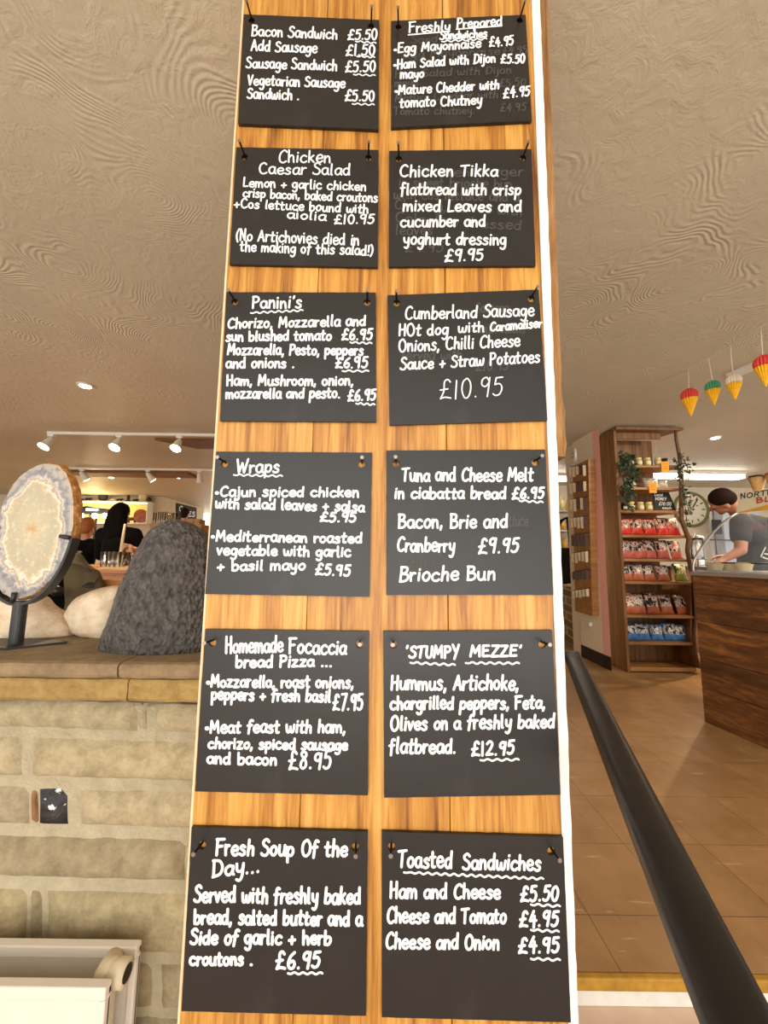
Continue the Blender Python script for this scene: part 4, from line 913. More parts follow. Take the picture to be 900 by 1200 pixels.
for k, px in enumerate((737, 746, 756, 766.5, 779)):
    jar(xz(px, 655), UY+.05, shelfz[0], .92, 'jar_lid', 'pale honey jar on the top shelf, %s' % pos[k], 'honey jars on the top shelf')
jar(xz(788.5, 655), UY+.06, shelfz[0], .92, 'jar_dark', 'dark jar on the top shelf beside the branch post', 'honey jars on the top shelf', True)
for k, px in enumerate((743.5, 754.5, 764.5)):
    jar(xz(px, 655), UY+.05, shelfz[2], .96, 'jar_lid', 'pale honey jar on the third shelf, %s' % pos[k], 'honey jars on the third shelf')
jar(xz(736, 655), UY+.06, shelfz[2], .85, 'jar_dark', 'dark jar on the third shelf under the trailing ivy', 'honey jars on the third shelf', True)
# leaning black price board
q = P(782, 597, UY+.06); zb_ = shelfz[2]+.001
t = thing('price_board', 'small black price board leaning on the third shelf beside the honey jars', 'sign', (q.x, UY+.08, zb_))
cs = [(768, 597), (793, 597), (784, 577), (765, 577)]
p3 = [P(a, b, UY+.05+(597-b)*.003) for a, b in cs]
for p in p3[:2]: p.z = zb_
mb = MB(); mb.prism(p3, (0, .008, 0)); mb.build('board', 'sign_black', t)
mb = MB(); rr = random.Random(3)
for txt, x0, x1, yb_, cp in (('Local', 767, 777, 581, 3.2), ('HONEY', 768, 781, 586, 3.2), ('£10.00', 772, 787, 592, 4.), ('each', 776, 787, 596.5, 3.)):
    for pts, k in text_strokes(txt, x0, x1, yb_, yb_+.3, cp, rr): ribbon(mb, [P(a, b, UY+.0485+(597-b)*.003) for a, b in pts], .0042, nrm)
mb.build('chalk_writing', 'marker_white', t, fix=False)
for (a, b, c, d, wh) in ((775.5, 541, 783.5, 553, 'top shelf'), (761, 565.5, 769, 577.5, 'second shelf')):
    p, q = P(a, d, UY-.012), P(c, b, UY-.012)
    t = thing('price_tag', 'orange price tag hanging from the front of the %s' % wh, 'price tag', (p.x, UY-.008, p.z), 'orange price tags')
    mb = MB(); mb.box((p.x, UY-.012, p.z), (q.x, UY-.009, q.z)); mb.build('card', 'tag_orange', t)
    mb = MB()
    for zz, l in ((.75, .6), (.55, .45), (.3, .6)):
        z = p.z+(q.z-p.z)*zz; cx = (p.x+q.x)/2; w_ = (q.x-p.x)*l/2; ribbon(mb, [Vector((cx-w_, UY-.0125, z)), Vector((cx, UY-.0125, z+.003)), Vector((cx+w_, UY-.0125, z))], .005, nrm)
    mb.build('pen_marks', 'tray_red', t, fix=False)

# ---- trailing ivy
def ivy(name, label, stems, n, leaf, seed, base):
    rnd = random.Random(seed); t = thing(name, label, 'plant', base)
    mb = MB(); lf = MB()
    for pts in stems:
        pp = [P(a, b, y) for a, b, y in pts]; mb.tube(pp, .004, 6)
        for k in range(n):
            u = rnd.random()*(len(pp)-1.001); i = int(u); c = pp[i].lerp(pp[i+1], u-i)
            c = c+Vector((rnd.uniform(-.045, .045), rnd.uniform(-.05, .01), rnd.uniform(-.03, .03)))
            L = leaf*rnd.uniform(.7, 1.25); a = Vector((rnd.uniform(-1, 1), rnd.uniform(-1, .3), rnd.uniform(-1, .3))).normalized()
            s = a.cross(Vector((rnd.uniform(-.4, .4), -1, rnd.uniform(-.2, .6)))).normalized()*L*.42; m = a.cross(s).normalized()*L*.1
            lf.add([c, c+a*L*.35+s+m, c+a*L*.5+s*.6+m*.5, c+a*L, c+a*L*.5-s*.6+m*.5, c+a*L*.35-s+m, c+a*L*.4-m*.6], [(0, 1, 6), (1, 2, 6), (2, 3, 6), (3, 4, 6), (4, 5, 6), (5, 0, 6)])
    mb.build('stem', 'ivy_stem', t); lf.build('foliage', 'ivy_green', t, fix=False)
yv = UY-.03
ivy('trailing_ivy', 'dark green ivy trailing from the top shelf down the left front of the wooden unit', [[(729, 533, yv+.06), (733, 545, yv), (734, 562, yv-.01), (733, 580, yv), (736, 596, yv)], [(738, 535, yv+.05), (742, 548, yv), (739, 562, yv-.01), (740, 578, yv)], [(731, 532, yv+.05), (729, 545, yv), (731, 565, yv), (730, 585, yv)]], 62, .05, 5, (xz(735, 560), yv, shelfz[1]))
ivy('trailing_ivy', 'sparse ivy hanging in strands around the branch post', [[(795, 533, yv), (802, 540, yv-.02), (806, 547, yv-.02), (804, 556, yv-.02)], [(795, 536, yv), (800, 560, yv-.02), (802, 585, yv-.02), (804, 605, yv-.02), (806, 617, yv-.02)], [(790, 536, yv+.04), (794, 545, yv), (795, 560, yv)], [(798, 566, yv), (805, 590, yv-.02), (808, 602, yv-.02)]], 26, .04, 6, (xz(798, 560), yv, shelfz[1]))

# ================================================================ JEWELLERY BOARD ON THE PIER
def on_pier(px, py, off):                   # point on the pier's pale left face, pushed off it by off
    d = ray(px, py); n = Vector((-(pb_.y-pc.y), pb_.x-pc.x, 0)).normalized()
    if n.x > 0: n = -n
    o = Vector((0, 0, CAMZ)); k = (Vector((pb_.x, pb_.y, 0))+n*off-o).dot(n)/d.dot(n); q = o+d*k
    return q, n
cr = [on_pier(*p, .075)[0] for p in ((671, 546), (689.5, 539), (694, 722), (674, 716))]
n_ = on_pier(680, 600, .07)[1]
jb = thing('jewellery_board', 'upright wooden slab display board fixed to the cream side of the pier', 'display board', (cr[2].x, cr[2].y, cr[2].z))
mb = MB(); zt_ = (cr[0].z+cr[1].z)/2; zbm = (cr[2].z+cr[3].z)/2
top_ = [Vector((cr[0].x, cr[0].y, zt_)), Vector((cr[1].x, cr[1].y, zt_)), Vector((cr[2].x, cr[2].y, zbm)), Vector((cr[3].x, cr[3].y, zbm))]
mb.ct = (1.15, 1.1, 1.05, 1); mb.prism(top_, -n_*.07); mb.build('slab', 'shelf_board_wood', jb)
rows_j = [(546, 559, 'card_cream'), (565, 579, 'card_cream'), (584, 599, 'card_cream'), (606, 620, 'card_cream'), (626, 641, 'bead_dark'), (647, 660, 'ornament_cream'), (669, 681, 'bead_dark'), (691, 702, 'ornament_cream')]
rk = random.Random(12)
ordn = ['top', 'second', 'third', 'fourth', 'fifth', 'sixth', 'seventh', 'lowest']
proto = None
for ri, (ya, yb, mt) in enumerate(rows_j):
    sh_ = ri*.55
    A, _ = on_pier(668+sh_, ya+1, .105); Bq, _ = on_pier(688+sh_, ya-2, .105)
    mb = MB(); mb.tube([A, Bq], .004, 6); mb.build('hanging_rail', 'nail_metal', jb)
    mid = (A+Bq)/2
    mb = MB(); mb.tube([mid, mid-n_*.032], .004, 6); mb.build('rail_peg', 'nail_metal', jb)
    for k in range(5):
        f = (k+.5)/5; c = A.lerp(Bq, f); hh = (P(680, ya, 4).z-P(680, yb, 4).z)*rk.uniform(.85, 1.1)
        t = thing('jewellery_card', 'small carded necklace hanging in the %s row of the wooden display board' % ordn[ri], 'jewellery', (c.x, c.y, c.z-hh), 'jewellery in the %s row' % ordn[ri])
        dv = (Bq-A).normalized()
        m = MB(); wv = .013; ax = (n_*.8-dv*.5).normalized()
        m.prism([c-ax*.002+Vector((0, 0, -.006)), c+ax*wv*2+Vector((0, 0, -.006)), c+ax*wv*2+Vector((0, 0, -hh)), c+Vector((0, 0, -hh))], dv*.003); m.build('card', mt if rk.random() < .75 else 'bead_dark', t)
        m = MB(); m.tube([c+ax*wv-dv*.006+Vector((0, 0, -.02)), c+ax*wv*.6-dv*.009+Vector((0, 0, -hh*.6)), c+ax*wv-dv*.007+Vector((0, 0, -hh*.85)), c+ax*wv*1.5-dv*.008+Vector((0, 0, -hh*.5))], .006, 6); m.build('beads', 'bead_dark', t, smooth=True)
# thermostat dial and socket on the pier
c, n2 = on_pier(675.5, 534, .0)
ux = Vector((n2.y, -n2.x, 0)); Rm = Matrix((ux, Vector((0, 0, 1)), n2)).transposed().to_3x3()
pn = (Vector((pd.x, pd.y, 0))-Vector((pc.x, pc.y, 0))).normalized()
n3 = Vector((pn.y, -pn.x, 0)); n3 = n3 if n3.x < 0 else -n3
o_ = Vector((0, 0, CAMZ)); d_ = ray(675, 533.5); kk = (Vector((pc.x, pc.y, 0))-o_).dot(n3)/d_.dot(n3); cc = o_+d_*kk
Rm = Matrix((pn, Vector((0, 0, 1)), n3)).transposed()
t = thing('wall_dial', 'round white dial on the cream pier above the jewellery board', 'wall dial', cc)
mb = MB(); mb.lathe(cc, [(.085, .001), (.085, .02), (.07, .03), (.0, .03)], 24, Rm); mb.build('rim', 'white_plastic', t)
mb = MB(); mb.lathe(cc+n3*.031, [(.03, 0), (.028, .012), (0, .012)], 18, Rm); mb.build('centre_knob', 'steel_trim', t)
a1, b1 = on_pier(682, 726, .001)[0], on_pier(694, 734, .001)[0]
t = thing('wall_socket', 'white double wall socket on the pier below the jewellery board', 'socket', (b1.x, b1.y, b1.z))
mb = MB(); mb.prism([a1, Vector((b1.x, b1.y, a1.z)), b1, Vector((a1.x, a1.y, b1.z))], n2*.03); mb.build('plate', 'white_plastic', t, bevel=.003)
mb = MB()
for f in (.3, .7):
    c = a1.lerp(Vector((b1.x, b1.y, a1.z)), f)+Vector((0, 0, (b1.z-a1.z)*.5))+n2*.0305; mb.prism([c-ux*.008+Vector((0, 0, .012)), c+ux*.008+Vector((0, 0, .012)), c+ux*.008-Vector((0, 0, .012)), c-ux*.008-Vector((0, 0, .012))], n2*.004)
mb.build('switches', 'radiator_cream', t)
# black bag with a strap on the low brick wall, shelf of goods beyond
lz = P(676, 690, pc.y+.2).z
c = P(662, 670, 5.6)
t = thing('black_bag', 'black bag with a looping strap standing on the low brick wall beyond the pier', 'bag', (c.x, c.y, lz))
mb = MB(); mb.box((c.x-.16, c.y-.06, lz+.001), (c.x+.12, c.y+.10, lz+.52)); mb.build('body', 'black_cloth', t, bevel=.03)
mb = MB(); mb.tube([(c.x-.15, c.y, lz+.5), (c.x-.12, c.y, lz+.75), (c.x-.02, c.y, lz+.92), (c.x+.07, c.y, lz+.98), (c.x+.1, c.y, lz+.5)], .022, 8); mb.build('strap', 'black_cloth', t, smooth=True)
sx = P(654, 600, 6.6).x; sxx = P(690, 600, 6.6).x
t = thing('goods_rack', 'pale far rack of goods seen between the pillar and the pier', 'rack', (sx+.3, 6.8, 0))
for zz in (.9, 1.25, 1.6, 1.95):
    mb = MB(); mb.box((sx-.1, 6.65, zz-.02), (sxx, 7.0, zz)); mb.build('shelf', 'steel_trim', t)
for xx in (sx-.1, sxx-.03):
    mb = MB(); mb.box((xx, 6.68, 0), (xx+.03, 6.97, 2.05)); mb.build('upright', 'steel_trim', t)
rg = random.Random(2)
for zz in (.9, 1.25, 1.6, 1.95):
    for k in range(5):
        xx = sx+(sxx-sx)*(k+.5)/5.2; h = rg.uniform(.14, .24)
        mb = MB(); mb.lathe((xx, 6.75, zz+.001), [(.04, 0), (.045, h*.6), (.03, h*.8), (.03, h)], 10)
        tag(mb.build('bottle', ('jar_honey', 'sign_yellow', 'ornament_cream', 'deck_white')[(k+int(zz*10)) % 4], smooth=True), 'small pale bottle on the far rack beyond the pier', 'bottle', 'bottles on the far rack')

# ================================================================ ICE CREAM COUNTER
fc = PZ(826, 846, 0)
e = Vector((.17, -.985, 0)).normalized(); tdir = Vector((.985, .17, 0))      # along the counter towards us / away from the customers
def CP(s, t, z): return Vector((fc.x, fc.y, 0))+e*s+tdir*t+Vector((0, 0, z))
CZ = P(823, 674, fc.y).z
cn = thing('ice_cream_counter', 'serving counter clad in dark rustic boards on the right', 'counter', CP(.8, .35, 0))
mb = MB(); zz = .0; k = 0
for h in (.23, .2, .25, .19, CZ-.87):
    mb.ct = ((1, .86, 1.12, .95, 1.05)[k],)*3+(1,)
    mb.prism([CP(0, 0, zz+.002), CP(1.7, 0, zz+.002), CP(1.7, .02, zz+.002), CP(0, .02, zz+.002)], (0, 0, h-.004)); zz += h; k += 1
mb.build('board_cladding', 'counter_wood', cn)
mb = MB(); mb.prism([CP(.005, .021, 0), CP(1.7, .021, 0), CP(1.7, .75, 0), CP(.005, .75, 0)], (0, 0, CZ-.002)); mb.build('carcass', 'dark_shelf_wood', cn)
cs_ = thing('display_case', 'curved glass ice cream display case on the dark wooden counter', 'display case', CP(.8, .35, CZ))
mb = MB(); mb.prism([CP(-.01, -.012, CZ), CP(1.7, -.012, CZ), CP(1.7, .75, CZ), CP(-.01, .75, CZ)], (0, 0, .025)); mb.build('base_rail', 'steel_trim', cs_)
mb = MB(); mb.prism([CP(.01, .02, CZ+.0255), CP(1.68, .02, CZ+.0255), CP(1.68, .72, CZ+.0255), CP(.01, .72, CZ+.0255)], (0, 0, .01)); mb.build('deck', 'deck_white', cs_)
prof_ = [(.006+a, CZ+b) for a, b in spline([(0, .027), (.002, .07), (.025, .12), (.075, .185), (.16, .275), (.26, .36), (.37, .43), (.49, .485), (.6, .52)], 4)]
mb = MB(); vs = []
for s_ in (0, 1.68):
    for (t_, z_) in prof_: vs.append(CP(s_, t_, z_))
k = len(prof_)
mb.add(vs, [(i, i+1, k+i+1, k+i) for i in range(k-1)]); mb.build('curved_front_glass', 'case_glass', cs_, smooth=True)
mb = MB(); mb.add([CP(.002, t_, z_) for t_, z_ in prof_]+[CP(.002, .7, CZ+.52), CP(.002, .7, CZ+.027)], [tuple(range(k+2))]); mb.build('end_glass', 'case_glass', cs_)
mb = MB(); mb.tube([CP(0, t_, z_) for t_, z_ in prof_], .008, 8); part(mb.build('edge_trim', 'steel_trim', cs_, smooth=True), 'pale curved edge trim')
mb = MB(); mb.prism([CP(0, .585, CZ+.522), CP(1.68, .585, CZ+.522), CP(1.68, .75, CZ+.522), CP(0, .75, CZ+.522)], (0, 0, .012)); mb.build('top_glass', 'case_glass', cs_)
mb = MB(); mb.tube([CP(.01, .2, CZ+.09), CP(1.6, .2, CZ+.09)], .005, 8); mb.build('inner_rail', 'black_metal', cs_, smooth=True)
for k, (s_, t_, r_) in enumerate(((.06, .12, .05), (.07, .25, .055), (.2, .18, .05))):
    t = thing('tub', 'cream tub inside the glass case, %s' % ('nearest the curved corner', 'behind the corner one', 'nearest the camera')[k], 'tub', CP(s_, t_, CZ+.036), 'tubs in the display case')
    mb = MB(); mb.lathe(CP(s_, t_, CZ+.0365), [(r_*.8, 0), (r_, .04), (r_*1.06, .04), (r_*1.06, .048)], 18); mb.build('pot', 'tub_cream', t, smooth=False)
    mb = MB(); mb.ball(CP(s_, t_, CZ+.0845), (r_*.9, r_*.9, .012), 14, 6); mb.build('scoop', 'jar_honey', t, smooth=True)
# case-top sign
tS = .385
sg = thing('case_sign', 'cream and mustard lettered sign standing on top of the glass case', 'sign', CP(.35, tS+.01, CZ+.455))
zs0, zs1 = CZ+.456, CZ+.60
mb = MB(); mb.prism([CP(.03, tS, zs0), CP(.85, tS, zs0), CP(.85, tS, zs1), CP(.07, tS, zs1)], tdir*.02); mb.build('board', 'sign_cream', sg, bevel=.002)
mb = MB(); mb.prism([CP(.04, tS-.0012, zs0+.002), CP(.85, tS-.0012, zs0+.002), CP(.85, tS-.0012, zs0+.075), CP(.32, tS-.0012, zs0+.052)], tdir*.001); part(mb.build('mustard_panel', 'sign_yellow', sg), 'mustard lower panel')
nm_ = (-tdir); mb = MB(); rr = random.Random(8)
for pts, k in text_strokes('NORTHERN', .07, .40, .088, .088, .036, rr): ribbon(mb, [CP(a, tS-.0016, zs0+.19-b) for a, b in pts], .007, nm_)
mb.build('black_lettering', 'sign_black', sg, fix=False)
mb = MB()
for pts, k in text_strokes('BL°C', .17, .34, .132, .132, .034, rr): ribbon(mb, [CP(a, tS-.0026, zs0+.19-b) for a, b in pts], .009, nm_)
mb.build('red_lettering', 'tray_red', sg, fix=False)
for k, (px, rr_) in enumerate(((876.5, .042), (891, .045))):
    c = CP((.03, .14)[k], tS+.225, CZ+.7); zb2 = CZ+.535
    t = thing('waffle_cup', 'stack of waffle cones behind the case sign, %s' % ('left one', 'right one by the frame edge')[k], 'cones', (c.x, c.y, zb2), 'waffle cones on the case')
    mb = MB(); mb.lathe((c.x, c.y, zb2), [(.022, .001), (.026, .09), (.04, .15), (.052, .2), (.046, .2), (.022, .12)], 18); mb.build('cone', 'waffle', t, smooth=True)
    mb = MB(); mb.lathe((c.x, c.y, zb2+.201), [(.055, 0), (.05, .012), (.02, .018)], 14); mb.build('rim_sleeve', ('jar_dark', 'tray_red')[k], t, smooth=True)

# ================================================================ BACK COUNTER, DISPENSERS, CLOCK, LIGHTS
bx0, by0 = P(786, 664, 4.7).x, 4.7
bz = P(815, 664, 4.7).z
t = thing('back_counter', 'dark wooden back counter with a black top behind the shelf unit', 'counter', (bx0+.9, by0+.3, 0))
mb = MB(); x = bx0; k = 0
while x < bx0+1.8:
    mb.ct = ((1, .9, 1.08)[k % 3],)*3+(1,); mb.box((x+.002, by0, .05), (x+.118, by0+.02, bz-.031)); x += .12; k += 1
mb.build('plank_front', 'dark_shelf_wood', t)
mb = MB(); mb.box((bx0, by0+.021, 0), (bx0+1.8, by0+.6, bz-.031)); mb.build('carcass', 'dark_shelf_wood', t)
mb = MB(); mb.box((bx0-.02, by0-.02, bz-.03), (bx0+1.82, by0+.62, bz)); mb.build('worktop', 'counter_black', t, bevel=.003)
for k, px in enumerate((817, 828)):
    c = P(px, 640, 4.85); s = 1.0
    t = thing('drinks_dispenser', 'glass and chrome drinks dispenser on the back counter, %s' % ('left one', 'right one')[k], 'dispenser', (c.x, c.y+k*.13, bz), 'drinks dispensers')
    c = Vector((c.x, c.y+k*.13, bz+.001))
    mb = MB(); mb.lathe(c, [(.07, 0), (.07, .01), (.055, .02), (.055, .085), (.066, .09)], 20); mb.build('base', 'chrome', t)
    mb = MB(); mb.lathe(c+Vector((0, 0, .092)), [(.066, 0), (.07, .01), (.07, .24), (.055, .262)], 20); mb.build('glass_jar', 'clear_glass', t, smooth=True)
    mb = MB(); mb.lathe(c+Vector((0, 0, .356)), [(.068, 0), (.07, .006), (.07, .03), (.02, .045), (.012, .07)], 20); mb.build('lid', 'chrome', t)
    mb = MB(); mb.lathe(c+Vector((0, 0, .094)), [(.022, 0), (.022, .24)], 14); mb.build('ice_core', 'deck_white', t)
    mb = MB(); mb.tube([c+Vector((0, -.072, .11)), c+Vector((0, -.11, .11)), c+Vector((0, -.112, .085))], .008, 8); mb.build('tap', 'chrome', t, smooth=True)
    k += 1
# clock
cy = 7.19; cc = P(809, 597, cy); r_ = .34
t = thing('wall_clock', 'large round cream wall clock with a green rim behind the branch post', 'clock', (cc.x, cy, cc.z))
RX = Matrix.Rotation(PI/2, 3, 'X')
mb = MB(); mb.lathe(cc, [(r_*.99, 0), (r_, .02), (r_*.96, .05), (r_*.86, .04), (r_*.84, .015)], 48, RX); mb.build('rim', 'clock_green', t, smooth=True)
mb = MB(); mb.lathe(cc, [(r_*.85, .016), (r_*.85, .022), (0.001, .022)], 48, RX); mb.build('dial', 'clock_cream', t)
mb = MB()
for k in range(12):
    a = k*PI/6; v = Vector((math.sin(a), 0, math.cos(a))); ribbon(mb, [Vector((cc.x, cy-.024, cc.z))+v*r_*.62, Vector((cc.x, cy-.024, cc.z))+v*r_*.76], .02, nrm)
mb.build('hour_marks', 'sign_black', t, fix=False)
for a, l, nm in ((-1.9, .5, 'hour_hand'), (.6, .68, 'minute_hand')):
    v = Vector((math.sin(a), 0, math.cos(a))); mb = MB(); mb.tube([cc+Vector((0, -.034, 0)), cc+Vector((0, -.034, 0))+v*r_*l], .008, 6); mb.build(nm, 'sign_black', t)
# kitchen doorway behind the man
a1, b1 = P(832, 592, 7.18), P(872, 700, 7.18)
mb = MB(); mb.box((a1.x-.06, 7.15, 0), (a1.x, 7.2, a1.z+.06)); mb.box((a1.x, 7.15, a1.z), (b1.x+.3, 7.2, a1.z+.06)); struct(mb.build('trim_5', 'white_plastic'))
fr = thing('kitchen_cabinet', 'bluish white kitchen cabinet behind the man', 'cabinet', ((a1.x+b1.x)/2, 7.05, 0))
mb = MB(); mb.box((a1.x+.02, 6.95, 0), (b1.x+.2, 7.14, a1.z-.05)); mb.build('body', 'kitchen_white', fr)
c0, c1 = P(834, 609, 6.94), P(846, 626, 6.94)
mb = MB(); mb.box((c0.x, 6.93, c1.z), (c1.x, 6.949, c0.z)); mb.build('dark_window', 'sign_black', fr)
mb = MB(); c0, c1 = P(832, 632, 6.94), P(880, 634, 6.94); mb.box((c0.x, 6.92, c1.z), (c1.x, 6.949, c0.z)); mb.build('shelf_edge', 'black_metal', fr)
# strip lights
def strip(label, xa, xb, y, z, wdt):
    t = thing('strip_light', label, 'light', ((xa+xb)/2, y, z)); t_ = .06
    mb = MB(); mb.box((xa, y-wdt, z+.055), (xb, y+wdt, CEIL-.001)); mb.build('housing', 'white_plastic', t)
    mb = MB(); mb.box((xa+.01, y-wdt*.9, z), (xb-.01, y+wdt*.9, z+.054)); mb.build('diffuser', 'tube_glow', t, bevel=.01)
q0, q1 = P(742, 551, 5.9), P(868, 549, 5.9)
strip('long glowing strip light on the shop ceiling above the clock', q0.x, q1.x, 5.9, CEIL-.11, .09)
q0, q1 = P(640, 555, 6.2), P(669, 555, 6.2)
strip('short view of a glowing strip light between the pillar and the pier', q0.x-.4, q1.x, 6.2, CEIL-.11, .09)
def downlight(label, px, py, power=0):
    c = PZ(px, py, CEIL); t = thing('downlight', label, 'light', (c.x, c.y, CEIL-.02), 'recessed downlights')
    mb = MB(); mb.lathe((c.x, c.y, CEIL-.014), [(.046, .013), (.06, .013), (.062, .004), (.047, 0)], 24); mb.build('trim_ring', 'white_plastic', t)
    mb = MB(); mb.ball((c.x, c.y, CEIL-.012), (.044, .044, .012), 18, 8); mb.build('bulb', 'lamp_glow', t, smooth=True)
    if power:
        s = spot_light('downlight_beam', (c.x, c.y, CEIL-.03), (c.x, c.y, 0), power, 150); s.parent = t; s.location = (0, 0, -.012)
downlight('recessed downlight in the shop ceiling right of the bunting', 838, 512, 200)
# ceiling trunking
q0, q1 = PZ(851, 441, CEIL-.02), PZ(897, 421, CEIL-.02)
d = (q1-q0); d.normalize(); q1 = q0+d*1.4; nn = Vector((-d.y, d.x, 0))*.05
mb = MB(); mb.prism([q0, q1, q1+nn*2, q0+nn*2], (0, 0, .019)); t = struct(mb.build('trim_6', 'white_plastic'))

# ================================================================ BUNTING
bl = thing('bunting_string', 'white string strung along the shop ceiling carrying paper ice cream cones', 'string', PZ(805, 431, CEIL-.01))
knots = [(806, 433), (830, 419.5), (855, 405.5), (891, 383)]
cones = [((808, 461, 466.5, 487), 'paper_red', 'pink-red'), ((835.5, 448, 456, 474), 'paper_green', 'green'), ((860, 441.5, 449, 467.5), 'paper_white', 'white'), ((895, 419, 429, 452), 'paper_red', 'red')]
kp = [PZ(a, b, CEIL-.02) for a, b in knots]
st_ = PZ(773, 447, CEIL-.004); en_ = kp[-1]+(kp[-1]-kp[-2])*.8
mb = MB(); mb.tube([st_]+kp+[en_], .0018, 6); mb.build('cord', 'string_white', bl, smooth=True)
for i, ((px, top, mid, bot), mt, word) in enumerate(cones):
    y = kp[i].y; c = P(px, mid, y); tip = P(px, bot, y); tz_ = P(px, top, y).z
    r = max(.036, (c.z-tip.z)*.37); h = c.z-tip.z
    t = thing('paper_cone', '%s honeycomb paper ice cream cone hanging on the bunting%s' % (word, (', furthest left', '', '', ', by the right edge')[i]), 'decoration', (c.x, y, c.z), 'paper ice cream cones')
    mb = MB(); sl = 36; vs = []
    rg_ = 10
    for k in range(rg_+1):
        ph = -.45+(PI*.5+.45)*k/rg_
        for s in range(sl):
            rr = r*(1.08 if s % 2 else .88); vs.append((c.x+rr*math.cos(ph)*math.cos(2*PI*s/sl), y+rr*math.cos(ph)*math.sin(2*PI*s/sl), c.z+r*.42+r*1.05*math.sin(ph)))
    mb.add(vs, [(k*sl+s, k*sl+(s+1) % sl, (k+1)*sl+(s+1) % sl, (k+1)*sl+s) for k in range(rg_) for s in range(sl)]+[tuple(range(sl))[::-1]]); mb.build('scoop', mt, t)
    mb = MB(); vs = []
    for k in range(6):
        f = k/5
        for s in range(sl):
            rr = r*(1.0 if s % 2 else .84)*(1-f)+.002; vs.append((c.x+rr*math.cos(2*PI*s/sl), y+rr*math.sin(2*PI*s/sl), c.z-.006-h*f))
    mb.add(vs, [(k*sl+s, k*sl+(s+1) % sl, (k+1)*sl+(s+1) % sl, (k+1)*sl+s) for k in range(5) for s in range(sl)]+[tuple(range(5*sl, 6*sl)), tuple(range(sl))[::-1]]); mb.build('cone', 'paper_yellow', t)
    mb = MB(); mb.tube([kp[i]+Vector((.002, 0, -.002)), (c.x, y, c.z+r*1.42)], .003, 6); mb.build('ribbon', 'string_white', t, smooth=True)
